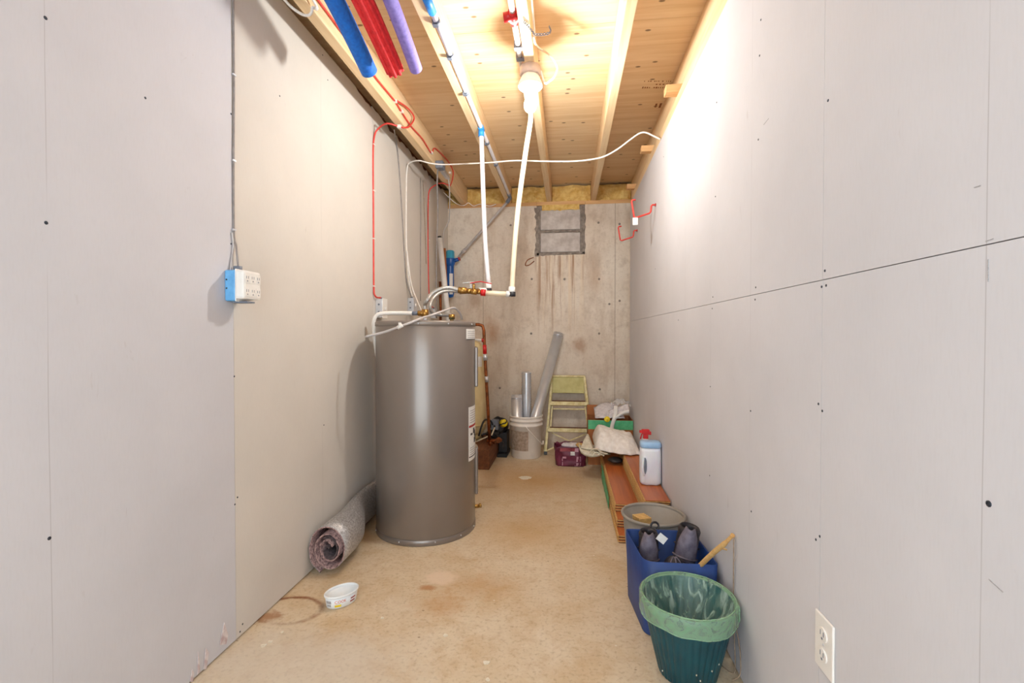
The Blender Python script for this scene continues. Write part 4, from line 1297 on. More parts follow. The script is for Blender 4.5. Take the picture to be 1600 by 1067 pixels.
for ph in (-38, 0, 36):
    obj('trim_line', MB().tube([tcn + Vector((tsz[0] * cos(R(a)) * sin(R(ph)), -tsz[1] * cos(R(a)) * cos(R(ph)), tsz[2] * sin(R(a)))) * 1.02 for a in range(-30, 81, 10)], 0.0026, 6), M_bootgrey, r2)
r3 = thing('rolled_strap', 'dark padded strap coiled in the blue bin beside the tagged boot', 'strap', (0.31, 1.83, 0.2))
obj('pad', MB().blob((0.316, 1.822, 0.226), (0.029, 0.027, 0.026), 18, 12, 1, 0.002, 30), M_boot, r3)
obj('buckle', MB().bar(Vector((0.321, 1.796, 0.236)), Vector((0.324, 1.795, 0.216)), 0.006, 0.004), M_brass, r3)
obj('strap_tail', MB().tube(smoothpath([Vector((0.316, 1.822, 0.215)), Vector((0.322, 1.826, 0.12)), Vector((0.32, 1.83, 0.022))]), 0.011, 8), M_boot, r3)
# stick and its string
st0, st1 = Vector((0.46, 1.80, 0.225)), at(1145, 836, X=0.540)
sk = thing('wooden_stick', 'peeled wooden stick jutting from the blue bin to the drywall', 'stick', st0)
pts = [Vector((0.440, 1.868, 0.14)), st0 + (st1 - st0) * 0.05, st0 + (st1 - st0) * 0.5 + Vector((0, 0, 0.003)), st0 + (st1 - st0) * 0.8 + Vector((0, 0, -0.002)), st1]
obj('shaft', MB().tube(smoothpath(pts, 5), [0.0085] * 6 + [0.0088] * 10 + [0.0065, 0.0062, 0.006, 0.006, 0.0075], 10), M_stick, sk)
q = st0 + (st1 - st0) * 0.70
obj('twig_stub', MB().tube([q, q + Vector((0.022, -0.004, -0.006))], [0.005, 0.0025], 8), M_stick, sk)
sg = thing('string', 'thin string hanging from the stick end down the drywall to floor', 'string', (0.543, st1.y, 0))
spts = [st1 + Vector((0.003, 0, -0.006)), Vector((0.5445, st1.y + 0.004, 0.25)), Vector((0.546, st1.y - 0.002, 0.12)), Vector((0.545, st1.y - 0.015, 0.03)), Vector((0.535, st1.y - 0.03, 0.004)), Vector((0.512, st1.y + 0.0, 0.003)), Vector((0.503, st1.y + 0.03, 0.003))]
obj('cord', MB().tube(smoothpath(spts, 6), 0.0016, 6), M_string, sg)
obj('loose_end', MB().tube(smoothpath([Vector((0.5475, st1.y + 0.002, 0.16)), Vector((0.5465, st1.y - 0.05, 0.10)), Vector((0.5465, st1.y - 0.055, 0.02)), Vector((0.52, st1.y - 0.06, 0.003))], 6), 0.0016, 6), M_string, sg)

# ------------------------------------------------------------------ teal wastebasket and its liner
WC = Vector((0.390, 1.595, 0))
wbk = thing('wastebasket', 'teal fluted wastebasket nearest the wall outlet', 'bin', WC)
wH, rB, rT = 0.250, 0.090, 0.147
def flute(r, z, n=216, k=36, amp=0.0028, inn=False):
    return [WC + Vector(((r + amp * (abs(cos(k / 2 * 2 * pi * j / n)) ** 0.7 - 0.5)) * cos(2 * pi * j / n), (r + amp * (abs(cos(k / 2 * 2 * pi * j / n)) ** 0.7 - 0.5)) * sin(2 * pi * j / n), z)) for j in range(n)]
rings = [flute(rB - 0.01, 0.003), flute(rB - 0.003, 0.0), flute(rB, 0.005, amp=0.004), flute(rB + (rT - rB) * 0.5, wH * 0.5, amp=0.005), flute(rT - 0.002, wH - 0.012, amp=0.004), flute(rT, wH - 0.004, amp=0.001), flute(rT - 0.003, wH, amp=0.001), flute(rT - 0.006, wH - 0.006, amp=0.001), flute(rB - 0.004, 0.008, amp=0.002)]
obj('shell', MB().loft(rings, True, True), M_teal, wbk)
random.seed(2)
for k in range(5):
    a = atan2(-WC.y, -WC.x) + R(random.uniform(-55, 60))
    z = random.uniform(0.02, 0.09)
    r = rB + (rT - rB) * z / wH + 0.0022
    obj('paint_speck', MB().blob(WC + Vector((r * cos(a), r * sin(a), z)), (0.0022, 0.0022, 0.003), 6, 4), M_paint, wbk)
ln = thing('bin_liner', 'pale green translucent bag lining the teal wastebasket, folded over its rim', 'bin liner', WC + Vector((0, 0, wH)))
nseg = 120
def lr(r, z, amp, fz, seed, fr=9):
    out = []
    for j in range(nseg):
        a = 2 * pi * j / nseg
        w = mnoise.noise(Vector((cos(a) * fr, sin(a) * fr, seed)))
        out.append(WC + Vector(((r + amp * w) * cos(a), (r + amp * w) * sin(a), z + fz * mnoise.noise(Vector((cos(a) * 2, sin(a) * 2, seed + 5))))))
    return out
obj('cuff', MB().loft([lr(rT - 0.009, wH - 0.004, 0.001, 0.0, 1), lr(rT - 0.002, wH + 0.0035, 0.001, 0.001, 1), lr(rT + 0.005, wH + 0.001, 0.0012, 0.001, 1), lr(rT + 0.0055, wH - 0.015, 0.001, 0.001, 2), lr(rT + 0.005, wH - 0.034, 0.001, 0.003, 3), lr(rT + 0.0035, wH - 0.052, 0.001, 0.008, 4)], True, False), M_liner, ln)
obj('cuff_hem', MB().tube(lr(rT + 0.004, wH - 0.052, 0.001, 0.008, 4) + lr(rT + 0.004, wH - 0.052, 0.001, 0.008, 4)[:1], 0.0016, 6, False), M_liner, ln)
def pr(r, z, amp, k, seed):
    out = []
    for j in range(nseg):
        a = 2 * pi * j / nseg
        w = mnoise.noise(Vector((cos(a) * k, sin(a) * k, seed))) + 0.5 * mnoise.noise(Vector((cos(a) * k * 2.3, sin(a) * k * 2.3, seed + 3)))
        rad_ = min(r + amp * w, rB + (rT - rB) * z / wH - 0.007)
        out.append(WC + Vector((rad_ * cos(a), rad_ * sin(a), z)))
    return out
obj('pouch', MB().loft([lr(rT - 0.009, wH - 0.004, 0.001, 0, 1), pr(rT - 0.014, wH - 0.03, 0.008, 6, 6), pr(rT - 0.028, wH - 0.065, 0.022, 6, 6.3), pr(rT - 0.045, wH - 0.10, 0.034, 5, 6.8), pr(rT - 0.062, wH - 0.14, 0.036, 5, 7.3), pr(0.055, wH - 0.18, 0.030, 4, 7.8), pr(0.03, wH - 0.215, 0.012, 3, 8.2), pr(0.008, wH - 0.222, 0.002, 3, 8.4)], True, False), M_linerin, ln)
obj('rim_fold', MB().tube(lr(rT - 0.002, wH + 0.004, 0.001, 0.001, 1) + lr(rT - 0.002, wH + 0.004, 0.001, 0.001, 1)[:1], 0.0022, 6, False), M_liner, ln)
ta = R(-20)
kn = WC + Vector(((rT + 0.004) * cos(ta), (rT + 0.004) * sin(ta), wH - 0.006))
obj('knot', MB().blob(kn, (0.004, 0.012, 0.012), 12, 8, 1, 0.003, 60).blob(kn + Vector((0, -0.004, -0.022)), (0.0035, 0.008, 0.018), 12, 8, 1, 0.003, 60), M_liner, ln)

# ------------------------------------------------------------------ underlay roll on the left
ro = thing('underlay_roll', 'foil-faced carpet underlay roll lying between drywall and heater', 'underlay roll', (-1.08, 2.05, 0))
Y0 = 2.035
def rollpt(tt, rad, y):
    """tt angle, rad 0..1 of outer ellipse"""
    k = min(1.0, max(0.0, (y - 2.20) / 0.34))
    k = k * k * (3 - 2 * k)
    a_ = 0.099 * (1 - k) + 0.040 * k
    b_ = 0.121 * (1 - k) + 0.124 * k
    cx = XL + 0.0015 + a_
    return Vector((cx + a_ * rad * cos(tt), y, 0.0015 + b_ + b_ * rad * sin(tt)))
ysr = [Y0 + 0.0 + 0.08 * i for i in range(13)]
turns = 2.6
N = 110
def spiral(i):
    s = i / N
    tt = R(-115) - 2 * pi * turns * s
    rad = 1.0 - 0.70 * s
    if s > 0.42:   # crumpled inner folds
        rad += 0.10 * sin(tt * 1.5 + 1.0) * (s - 0.42)
    return tt, rad
def sheet(off, ys_):
    return [[rollpt(spiral(i)[0], spiral(i)[1] + off, y) for y in ys_] for i in range(N + 1)]
front = [Y0] + ysr[1:]
mbx = MB()
th = 0.065
rings = []
for i in range(N + 1):
    tt, rad = spiral(i)
    jit = 0.010 * mnoise.noise(Vector((i * 0.35, 0, 0)))
    o_ = [rollpt(tt, rad - 0.012, (y if k else y + jit)) for k, y in enumerate(front)]
    n_ = [rollpt(tt, rad - th, (y if k else y + jit)) for k, y in enumerate(front)]
    rings.append(o_ + n_[::-1])
obj('foam_sheet', MB().loft(rings, True, True), M_foam, ro)
nf = int(N * 1.02 / turns)
rings = []
for i in range(nf + 1):
    tt, rad = spiral(i)
    jit = 0.010 * mnoise.noise(Vector((i * 0.35, 0, 0)))
    o_ = [rollpt(tt, min(rad, 1.0), (y if k else y + jit)) for k, y in enumerate(front)]
    n_ = [rollpt(tt, rad - 0.012, (y if k else y + jit)) for k, y in enumerate(front)]
    rings.append(o_ + n_[::-1])
obj('foil_skin', MB().loft(rings, True, True), M_foil, ro, label='crinkled silver foil skin')
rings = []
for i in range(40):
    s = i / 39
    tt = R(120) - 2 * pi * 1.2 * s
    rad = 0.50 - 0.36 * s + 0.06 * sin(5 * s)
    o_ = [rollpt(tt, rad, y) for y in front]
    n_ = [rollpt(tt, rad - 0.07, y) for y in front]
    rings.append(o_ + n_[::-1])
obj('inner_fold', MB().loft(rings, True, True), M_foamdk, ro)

# ------------------------------------------------------------------ margarine tub
tc = at(526, 949, Z=0)
tcx, tcy = tc.x + 0.004, tc.y + 0.035
tub = thing('food_tub', 'oval white food tub with orange lettering on the floor', 'tub', (tcx, tcy, 0))
ta_ = R(50)
def oval(a_, b_, z, n=48):
    out = []
    for j in range(n):
        p = Vector((a_ * cos(2 * pi * j / n), b_ * sin(2 * pi * j / n), 0))
        p.rotate(Euler((0, 0, ta_)))
        out.append(Vector((tcx, tcy, z)) + p)
    return out
obj('cup', MB().loft([oval(0.055, 0.036, 0.001), oval(0.060, 0.041, 0.003), oval(0.067, 0.046, 0.046), oval(0.065, 0.044, 0.046), oval(0.058, 0.039, 0.006)], True, True), M_tub, tub)
obj('rim', MB().loft([oval(0.067, 0.046, 0.044), oval(0.070, 0.049, 0.046), oval(0.0705, 0.0495, 0.052), oval(0.068, 0.047, 0.054), oval(0.0645, 0.0435, 0.052), oval(0.0645, 0.0435, 0.044)], True, False), M_tub, tub)
tocam = atan2(-tcy, -tcx)
def tubface(a, z, off=0.0009):
    f = (z - 0.003) / 0.043
    aa, bb_ = 0.060 + 0.007 * f + off, 0.041 + 0.005 * f + off
    th_ = a - ta_
    r = aa * bb_ / sqrt((bb_ * cos(th_)) ** 2 + (aa * sin(th_)) ** 2)
    return Vector((tcx + r * cos(a), tcy + r * sin(a), z))
me = text_mesh('COOK', 0.017, None, M_orange, tub, 'lettering', 0.0002)
for v_ in me.vertices:
    a = tocam - R(3) + v_.co.x / 0.055
    p = tubface(a, 0.029 + v_.co.y, 0.0009 + v_.co.z)
    v_.co = p - Vector((tcx, tcy, 0))
me.materials.append(M_orange)
lt = bpy.data.objects.new('lettering', me); col.objects.link(lt); lt.parent = tub
def tubpatch(a0, a1, z0, z1):
    return MB().grid(lambda u, v: tubface(tocam + R(a0 + (a1 - a0) * u), z0 + (z1 - z0) * v), 8, 1)
obj('yellow_print', tubpatch(-30, -2, 0.009, 0.018), M_yellow, tub)
obj('grey_print', tubpatch(-62, -42, 0.024, 0.036), M_greyprint, tub)
obj('grey_print', tubpatch(-60, -44, 0.012, 0.021), M_greyprint, tub)
obj('pink_print', tubpatch(48, 75, 0.026, 0.032), M_maroonlight, tub)
obj('pink_print', tubpatch(46, 72, 0.014, 0.02), M_maroonlight, tub)
obj('residue', MB().blob((tcx - 0.004, tcy - 0.012, 0.008), (0.008, 0.003, 0.0015), 10, 6), M_black, tub)

# ------------------------------------------------------------------ outlet with six-way tap on the left wall
YO, ZO = at(365, 447, X=XL).y - 0.012, at(365, 447, X=XL).z
ob = thing('outlet_box', 'pale blue surface outlet box with white six-way adapter on drywall', 'outlet', (XL, YO, ZO - 0.055))
b_ = obj('box', MB().box(XL + 0.0005, XL + 0.042, YO - 0.035, YO + 0.035, ZO - 0.056, ZO + 0.052), M_bluebox, ob, bevel=0.006)
for zz in (ZO - 0.012, ZO + 0.018):
    obj('screw_hole', MB().lathe([(0.0003, 0), (0.0028, 0), (0.003, 0.001)], (XL + 0.010, YO - 0.0356, zz), 8, Matrix.Rotation(pi / 2, 4, 'X')), M_black, b_)
obj('cover_plate', MB().box(XL + 0.042, XL + 0.046, YO - 0.038, YO + 0.038, ZO - 0.058, ZO + 0.055), M_white, ob, bevel=0.002)
ad = obj('six_way_adapter', MB().box(XL + 0.046, XL + 0.082, YO - 0.046, YO + 0.046, ZO - 0.050, ZO + 0.050), M_white, ob, bevel=0.008)
for i in range(3):
    for j in range(2):
        yc2, zc2 = YO - 0.029 + 0.029 * i, ZO - 0.024 + 0.046 * j
        f = obj('socket', MB().box(XL + 0.0816, XL + 0.0832, yc2 - 0.011, yc2 + 0.011, zc2 - 0.016, zc2 + 0.016), M_white, ad)
        obj('slot', MB().box(XL + 0.0830, XL + 0.0838, yc2 - 0.006, yc2 - 0.0042, zc2 - 0.001, zc2 + 0.008).box(XL + 0.0830, XL + 0.0838, yc2 + 0.0042, yc2 + 0.006, zc2 - 0.001, zc2 + 0.008).box(XL + 0.0830, XL + 0.0838, yc2 - 0.002, yc2 + 0.002, zc2 - 0.011, zc2 - 0.007), M_greyplast, ad)
obj('cable_gland', MB().tube([Vector((XL + 0.026, YO, ZO + 0.05)), Vector((XL + 0.026, YO, ZO + 0.068))], 0.014, 12), M_greyplast, ob)
obj('lower_tab', MB().box(XL + 0.02, XL + 0.075, YO - 0.02, YO + 0.02, ZO - 0.062, ZO - 0.0565), M_greyplast, ob)


def wire(name, label, pts, r, mat, cat='cable', staples=(), smat=None, n=6, group=None):
    pts = [Vector(p) for p in pts]
    root = thing(name, label, cat, pts[-1], group)
    obj('sheath', MB().tube(smoothpath(pts, n), r, 8), mat, root)
    for q, ax_ in staples:
        q = Vector(q)
        if ax_ == 'x':
            mb_ = MB().box(q.x - 0.001, q.x + r * 1.5, q.y - r * 2.2, q.y + r * 2.2, q.z - 0.003, q.z + 0.003)
        else:
            mb_ = MB().box(q.x - r * 2.2, q.x + r * 2.2, q.y - r * 2.2, q.y + r * 2.2, q.z - r * 1.6, q.z + r * 1.6)
        obj('staple', mb_, smat or M_white, root)
    return root


Xc = XL + 0.004
yw = at(365, 300, X=XL).y
cabs = [Vector((Xc, yw, 2.49)), Vector((Xc, yw + 0.001, 2.0)), at(365, 250, X=Xc), at(365.5, 362, X=Xc), at(369, 385, X=XL + 0.012), Vector((XL + 0.024, YO + 0.004, ZO + 0.066))]
wire('outlet_cable', 'grey cable stapled straight down the drywall seam to the outlet', cabs, 0.0034, M_wiregrey, staples=[(at(365, y_, X=XL + 0.003), 'x') for y_ in (117, 251, 359)], smat=M_steel)
wire('outlet_cable', 'short cream cable looping into the back of the outlet box', [at(362.4, 363, X=Xc), at(364.6, 382, X=Xc), at(362.5, 402, X=Xc), at(360, 424, X=Xc + 0.004)], 0.0034, M_pexg)

# outlet plate on the right wall
po = at(1291, 1008, X=XR)
op = thing('wall_outlet', 'white duplex outlet plate low on the right-hand drywall', 'outlet', (XR, po.y, po.z - 0.06))
pl_ = obj('plate', MB().box(XR - 0.006, XR - 0.0003, po.y - 0.036, po.y + 0.036, po.z - 0.060, po.z + 0.060), M_white, op, bevel=0.003)
for dz in (-0.022, 0.022):
    f = obj('receptacle', MB().loft([[(XR - 0.0062 - dx_, po.y + 0.0165 * s_ * cos(2 * pi * j / 24), po.z + dz + 0.0145 * s_ * sin(2 * pi * j / 24)) for j in range(24)] for dx_, s_ in ((-0.001, 1.0), (0.0022, 1.0), (0.0026, 0.95))], True, True, False), M_white, op)
    obj('slot', MB().box(XR - 0.0095, XR - 0.0088, po.y - 0.007, po.y - 0.005, po.z + dz - 0.002, po.z + dz + 0.008).box(XR - 0.0095, XR - 0.0088, po.y + 0.005, po.y + 0.007, po.z + dz - 0.002, po.z + dz + 0.008).box(XR - 0.0095, XR - 0.0088, po.y - 0.0025, po.y + 0.0025, po.z + dz - 0.010, po.z + dz - 0.006), M_greyplast, f)
obj('screw', MB().blob((XR - 0.0062, po.y, po.z), (0.0012, 0.003, 0.003), 8, 6), M_steel, op)

# red wall hooks
def hook(name, label, wall_px, tag):
    w = at(*wall_px, X=XR)
    root = thing(name, label, 'hook', w)
    pts = [w + Vector((0.002, 0, 0.0)), w + Vector((-0.022, 0, 0.0)), w + Vector((-0.028, 0, -0.006)), w + Vector((-0.032, 0, -0.042)), w + Vector((-0.04, 0, -0.052)), w + Vector((-0.125, 0, -0.078)), w + Vector((-0.134, 0, -0.073)), w + Vector((-0.150, 0, 0.025)), w + Vector((-0.146, 0, 0.034)), w + Vector((-0.125, 0, 0.036))]
    obj('rod', MB().tube(pts, 0.0058, 8), M_wirered, root)
    obj('wall_collar', MB().tube([w + Vector((0.001, 0, 0)), w + Vector((-0.006, 0, 0))], 0.010, 10), M_redprint, root)
    if tag:
        g = w + Vector((-0.128, -0.004, -0.082))
        obj('price_tag', MB().box(g.x - 0.016, g.x + 0.016, g.y - 0.003, g.y - 0.001, g.z - 0.042, g.z + 0.004), M_label, root)
hook('wall_hook', 'red coated wall hook with a white tag on the drywall', (1025, 320), True)
hook('wall_hook', 'red coated wall hook without tag near the drywall edge', (996, 360), False)

# ------------------------------------------------------------------ switch boxes and cables on the left wall
def sbox(label, px, py, w, h, d, flap):
    p = at(px, py, X=XL)
    root = thing('switch_box', label, 'electrical box', (XL, p.y, p.z - h / 2))
    b_ = obj('box', MB().box(XL + 0.0005, XL + d, p.y - w / 2, p.y + w / 2, p.z - h / 2, p.z + h / 2), M_steel, root, bevel=0.003)
    for dz in (-0.2, 0.2):
        obj('knockout', MB().lathe([(0.0005, 0), (0.006, 0), (0.0065, 0.0012)], (XL + d * 0.5, p.y - w / 2 - 0.0012, p.z + dz * h), 10, Matrix.Rotation(pi / 2, 4, 'X')), M_greyplast, b_)
    obj('cover', MB().box(XL + d, XL + d + 0.004, p.y - w / 2 - 0.004, p.y + w / 2 + 0.004, p.z - h / 2 - 0.004, p.z + h / 2 + 0.004), M_white if flap else M_steel, root, bevel=0.001)
    obj('toggle', MB().box(XL + d + 0.004, XL + d + 0.012, p.y - 0.006, p.y + 0.006, p.z - 0.01, p.z + 0.012), M_white, root, bevel=0.002)
    obj('cable_clamp', MB().tube([Vector((XL + d * 0.5, p.y, p.z + h / 2 - 0.002)), Vector((XL + d * 0.5, p.y, p.z + h / 2 + 0.012))], 0.009, 10), M_greyplast, root)
    return Vector((XL + d * 0.5, p.y, p.z + h / 2 + 0.01))
s1 = sbox('steel switch box with white cover above the heater, fed by red cable', 590, 482, 0.07, 0.115, 0.045, True)
s2 = sbox('steel switch box on drywall behind the heater, fed by grey and white cables', 639, 477, 0.07, 0.105, 0.045, False)
s3 = sbox('small steel switch box nearest the concrete wall behind the heater', 674, 490, 0.06, 0.08, 0.04, False)

rj = [at(586, 462, X=XL + 0.012), at(584, 440, X=Xc), at(583.5, 330, X=Xc), at(583, 240, X=Xc), at(585, 213, X=Xc + 0.004), at(591, 201, X=-1.15), at(605, 193, X=-1.08), at(624, 198, X=-1.02), at(632, 199.5, X=-0.990), at(640, 197, X=-0.985), at(647, 184, X=-0.985), at(638, 170, X=-0.985), at(621, 158, X=-0.985)]
wire('red_cable', 'red cable dropping down the drywall to the heater switch box', [s1] + rj, 0.0052, M_wirered, staples=[(at(583.5, y_, X=XL + 0.002), 'x') for y_ in (226, 298, 373, 447)] + [(at(624, 198, X=-1.02), 'z')])
rw = [at(x_, y_, X=-0.996) for x_, y_ in ((500, 4), (525, 38), (560, 84), (589, 124), (617, 158), (627, 174), (643, 198), (660, 217), (674, 239), (678, 232), (684, 235), (700, 252), (708, 268), (706, 284), (702, 292))]
rw = [Vector((-0.996, 0.4, 2.45))] + rw
wire('red_cable', 'red cable stapled along the side of the first joist', rw, 0.0048, M_wirered, staples=[(at(x_, y_, X=-0.998), 'z') for x_, y_ in ((617, 158), (674, 239), (703, 270), (627, 174))])
r2p = [s3, at(671, 468, X=Xc), at(669, 400, X=Xc), at(669, 320, X=Xc), at(671, 298, X=Xc + 0.004), at(679, 290, X=-1.13), at(690, 286, X=-1.06), at(702, 290, X=-1.0)]
wire('red_cable', 'second red cable dropping down the drywall near the concrete wall', r2p, 0.0050, M_wirered, staples=[(at(669.5, y_, X=XL + 0.002), 'x') for y_ in (313, 375)])
wire('grey_cable', 'grey cable slanting down from the drywall top to a switch box', [at(616, 203, X=-1.10), at(618, 215, X=XL + 0.02), at(622, 245, X=Xc), at(628, 330, X=Xc), at(634, 430, X=Xc), s2 + Vector((0, -0.010, 0)) ], 0.0045, M_wiregrey)
wire('thin_cable', 'thin tan cable running down the drywall beyond the white cable', [at(657, 278, X=Xc), at(657.5, 340, X=Xc), at(657, 397, X=Xc), at(657, 470, X=Xc)], 0.003, M_wiregrey)
wire('thin_cable', 'thin tan cable bending outward at its foot on the drywall', [at(661, 282, X=Xc), at(664, 350, X=Xc), at(665.5, 405, X=Xc), at(666, 412, X=Xc)], 0.003, M_string)
ww = [s2 + Vector((0, 0.012, 0)), at(639, 440, X=Xc), at(635, 380, X=Xc), at(635, 300, X=Xc), at(636, 264, X=Xc + 0.004), at(641, 254, X=-1.14), at(655, 251, X=-1.06), at(672, 255, X=-0.98), at(692, 257, D=3.42), at(725, 256, D=3.34), at(765, 254, D=3.26), at(805, 251, D=3.18), at(850, 252, D=3.12), at(895, 252, D=3.07), at(925, 249, D=3.02), at(945, 244, D=2.98), at(965, 233, D=2.95), at(985, 218, D=2.92), at(998, 209, D=2.90), at(1008, 207, D=2.89), at(1020, 212, D=2.885), at(1032, 218, D=2.88)]
wire('white_cable', 'white cable strung across the ceiling from drywall to drywall', ww, 0.0052, M_wirewhite)
wire('white_cable', 'white cable slanting from a switch box down behind the brass tee', [at(636, 392, X=XL + 0.0145), at(642, 440, X=XL + 0.05), at(650, 465, X=-1.08), at(659, 486, X=-0.95)], 0.0042, M_wirewhite)
tr_p = at(688.5, 258, X=-0.972)
trn = thing('plug_transformer', 'dark plug with silver transformer fixed under the first joist', 'transformer', tr_p)
obj('plug', MB().box(tr_p.x - 0.03, tr_p.x + 0.03, tr_p.y - 0.05, tr_p.y + 0.03, tr_p.z - 0.035, tr_p.z + 0.02), M_greyplast, trn, bevel=0.006)
obj('silver_body', MB().bar(tr_p + Vector((-0.014, 0.03, -0.005)), tr_p + Vector((-0.014, 0.28, -0.006)), 0.035, 0.03), M_steel, trn, bevel=0.004)
wire('drop_cable', 'dark grey cable dropping from the plug under the first joist', [tr_p + Vector((-0.02, -0.01, -0.03)), at(683, 290, D=3.68), at(684, 330, D=3.75), at(682, 400, D=3.85), at(682, 497, D=3.9)], 0.0058, M_wiregrey)
wire('drop_cable', 'pale cable hanging from the silver transformer before concrete wall', [tr_p + Vector((-0.008, 0.275, -0.018)), at(702.5, 300, D=3.98), at(702, 340, D=4.2), at(698, 352, D=4.25), at(693, 365, D=4.3), at(693, 400, D=4.35), at(694, 430, D=4.35)], 0.0048, M_pexg)
wire('slack_cable', 'slack white cable lying along the sill below the insulation', [at(693, 300, D=4.4), at(702, 309, D=4.45), at(713, 318, D=4.5), at(722, 321, Y=4.58), at(727, 320, Y=4.58), at(732, 317, Y=4.58), at(740, 322, Y=4.58), at(750, 319, Y=4.58), at(765, 322, Y=4.58), at(775, 319, Y=4.58)], 0.004, M_wirewhite)
# loop of white cable at the top of the left wall
lz = [at(440, -6, X=-1.10), at(452, 8, X=-1.09), at(466, 19, X=-1.06), at(477, 24, X=-1.03), at(485, 22, X=-1.0), at(488, 12, X=-0.985), at(487, -4, X=-0.98), Vector((-0.985, 1.2, 2.46))]
wire('white_cable', 'loop of white cable hanging below the joist over the drywall edge', lz, 0.0055, M_wirewhite)
# cable feeding the lamp
lc_ = [Vector((-0.150, 0.3, 2.47)), at(830.6, 0, X=-0.150), at(834, 58, X=-0.150), at(839, 72, X=-0.145), at(848, 79, X=-0.125), at(859, 86, D=2.24), at(868, 98, D=2.26), at(871, 108, D=2.28), at(866, 120, D=2.29), at(858, 127, D=2.30), at(851, 129, D=2.30), Vector((-0.130, by, ZJ - 0.02))]
wire('lamp_cable', 'cream cable curling from the joist into the bulb holder', lc_, 0.0048, M_wirewhite)
# perforated hanger strap
ps = thing('hanger_strap', 'short perforated metal hanger strap beside the lamp cable', 'strap', at(845, 53, D=2.0))
sp0 = [at(818, 34, Z=ZJ - 0.0074), at(826, 42, Z=ZJ - 0.0074), at(832, 49, D=1.98), at(835, 54, D=1.99), at(848, 54, D=2.0), at(858, 52, D=2.0), at(861, 48, D=2.0), at(858, 41, D=2.02)]
for i in range(len(sp0) - 1):
    n = max(1, int((sp0[i + 1] - sp0[i]).length / 0.011))
    for k in range(n):
        q = sp0[i] + (sp0[i + 1] - sp0[i]) * (k + 0.5) / n
        d = (sp0[i + 1] - sp0[i]).normalized()
        ring = [q + d * 0.0055 * cos(2 * pi * j / 10) + Vector((0, 0.2, 1)).normalized() * 0.0055 * sin(2 * pi * j / 10) for j in range(11)]
        obj('link', MB().tube(ring, 0.0018, 5, False), M_greyplast, ps)

# ------------------------------------------------------------------ blue filter and white plastic pipe by the concrete wall
fc = at(703.5, 402, Y=4.50)
wf = thing('water_filter', 'blue cylindrical water filter with aqua cap on the concrete wall', 'water filter', (fc.x, 4.50, fc.z - 0.6))
obj('cap', MB().lathe([(0.001, 0.075), (0.030, 0.075), (0.040, 0.065), (0.042, 0.0), (0.045, -0.005)], fc + Vector((0, 0, -0.01)), 28), M_filtercap, wf)
obj('head', MB().lathe([(0.046, 0.0), (0.048, -0.01), (0.048, -0.05), (0.040, -0.07), (0.036, -0.075)], fc + Vector((0, 0, -0.012)), 28), M_filterblue, wf)
obj('bowl', MB().lathe([(0.036, -0.075), (0.036, -0.34), (0.030, -0.37), (0.001, -0.38)], fc + Vector((0, 0, -0.012)), 28), M_filterblue, wf)
obj('label', MB().grid(lambda u, v: fc + Vector((0.0366 * cos(R(-90 + 55 * u)), 0.0366 * sin(R(-90 + 55 * u)), -0.36 + 0.20 * v)), 8, 1), M_label, wf)
obj('inlet', MB().tube([fc + Vector((0.03, 0, -0.035)), fc + Vector((0.085, 0, -0.02))], [0.022, 0.016], 10), M_filterblue, wf)
obj('red_ring', MB().tube([fc + Vector((0.080, 0, -0.018)), fc + Vector((0.096, 0, -0.013))], 0.018, 10), M_redprint, wf)
obj('bracket', MB().box(fc.x - 0.02, fc.x + 0.02, 4.54, YB, fc.z - 0.07, fc.z - 0.03), M_steel, wf)
pv0, pv1 = at(701, 505, D=4.24), at(687, 372, D=4.24)
pv = thing('plastic_pipe', 'white plastic pipe leaning upright behind the heater', 'pipe', (pv0.x, pv0.y, 0.17))
foot = Vector((-0.705, 4.02, 0.17))
obj('pipe', MB().tube([pv0 + (pv0 - pv1) * ((pv0.z - 1.035) / (pv1.z - pv0.z)), pv1], 0.024, 14), M_white, pv)
obj('black_cap', MB().tube([pv1 + (pv1 - pv0) * -0.005, pv1 + (pv1 - pv0) * 0.022], 0.017, 12), M_black, pv)
obj('brown_lagging', MB().tube([at(699.5, 500, D=4.29), at(694, 388, D=4.29)], 0.014, 8), M_card, pv)
wire('copper_line', 'bare copper line running vertically beside the white plastic pipe', [at(688.5, 500, D=4.33), at(688, 455, D=4.33), at(687.5, 440, D=4.33)], 0.012, M_copper, cat='pipe', n=2)

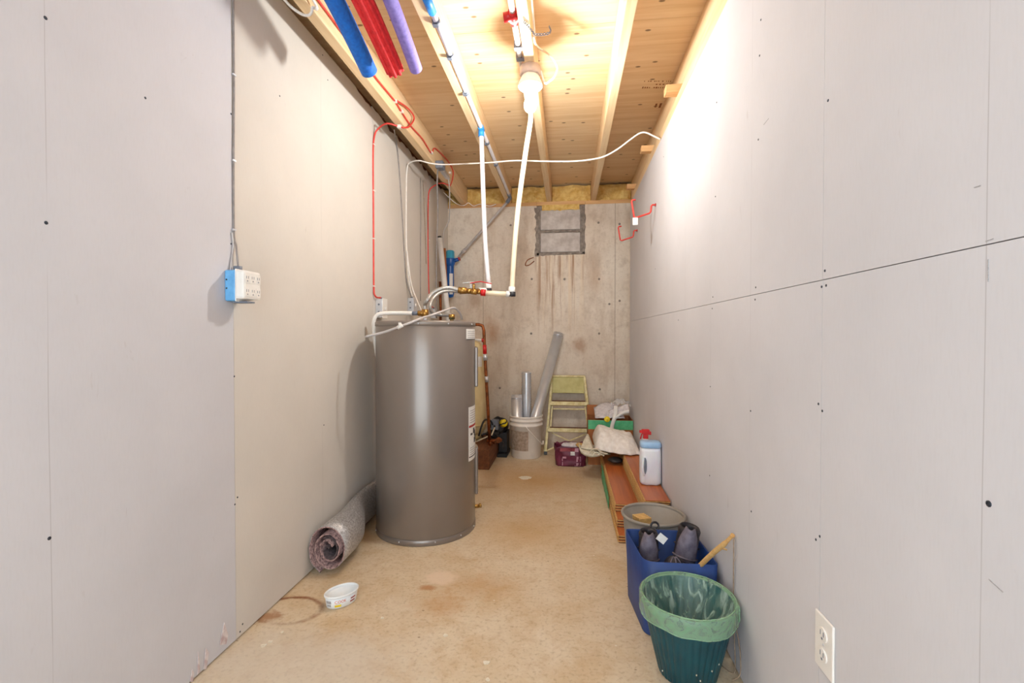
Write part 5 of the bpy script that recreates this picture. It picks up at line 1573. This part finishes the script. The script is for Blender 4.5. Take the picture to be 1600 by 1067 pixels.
# ------------------------------------------------------------------ pool noodles slung under the joists
def noodle(label, mat, end_px, top_px, r, hollow, D0, D1):
    a = at(*end_px, D=D0)
    b = at(*top_px, D=D1)
    d = (b - a).normalized()
    L = 1.1
    mid = a + d * (b - a).length
    pts = smoothpath([a, a + (b - a) * 0.5 + Vector((0, 0, 0.004)), mid, mid + d * 0.25 + Vector((0, -0.02, -0.02)), mid + Vector((0.0, -0.75, 0.10))], 6)
    root = thing('pool_noodle', label, 'pool noodle', a)
    if hollow:
        tdir = (pts[0] - pts[1]).normalized()
        obj('foam', MB().tube(pts, r, 22, False), mat, root)
        u = tdir.cross(Vector((0, 0, 1))).normalized(); w = tdir.cross(u)
        def rg(rad_, o): return [pts[0] + tdir * o + (u * cos(2 * pi * j / 22) + w * sin(2 * pi * j / 22)) * rad_ for j in range(22)]
        obj('cut_end', MB().loft([rg(r, -0.001), rg(r * 0.97, 0.002), rg(r * 0.36, 0.002), rg(r * 0.33, -0.04)], True, False), mat, root)
    else:
        obj('foam', MB().tube(pts, r, 22, True), mat, root)
    return root, pts
noodle('blue foam pool noodle slung under the joists', M_nblue, (577, 112), (523, 0), 0.036, False, 2.08, 1.78)
rn, rp = noodle('red fluted pool noodle hanging between the blue and lilac ones', M_nred, (617, 110), (567, 0), 0.034, False, 2.04, 1.74)
tdir = (rp[0] - rp[1]).normalized()
u = tdir.cross(Vector((0, 0, 1))).normalized(); w = tdir.cross(u)
for k in range(9):
    off = (u * cos(2 * pi * k / 9) + w * sin(2 * pi * k / 9)) * 0.0325
    obj('flute', MB().tube([p + off for p in [rp[0] + tdir * 0.004] + rp[1:]], 0.0075, 8), M_nred, rn)
noodle('lilac foam pool noodle with a cut end, slung beside the red one', M_npurple, (650, 108), (610, 0), 0.027, True, 2.04, 1.74)

# ------------------------------------------------------------------ small things on the floor
q = at(820, 746.5, Z=0)
random.seed(9)
pts = []
for j in range(26):
    a = 2 * pi * j / 26
    k = 1 + 0.35 * mnoise.noise(Vector((cos(a) * 2.5, sin(a) * 2.5, 0.3)))
    pts.append((q.x + 0.048 * k * cos(a), q.y + 0.042 * k * sin(a), 0.0004))
obj('paint_splash', MB().prism(pts, (0, 0, 0.0012)), M_paint, label='dried white paint splash on the floor before the bucket', cat='paint splash')
for k, (px, py, s) in enumerate(((760, 1036, .011), (597, 966, .006), (696, 993, .008), (762, 1062, .006), (441, 988, .005), (412, 1009, .009), (422, 1003, .007))):
    q = at(px, py, Z=0)
    pts = [(q.x + s * (1 + .3 * sin(3 * a + k)) * cos(a), q.y + s * (1 + .3 * cos(2 * a + k)) * sin(a), 0.0004) for a in [2 * pi * j / 10 for j in range(10)]]
    obj('plaster_chip', MB().prism(pts, (0, 0, 0.003)), M_paint, label='small white plaster chip lying on the bare concrete floor', cat='chip', group='plaster chips on the floor')
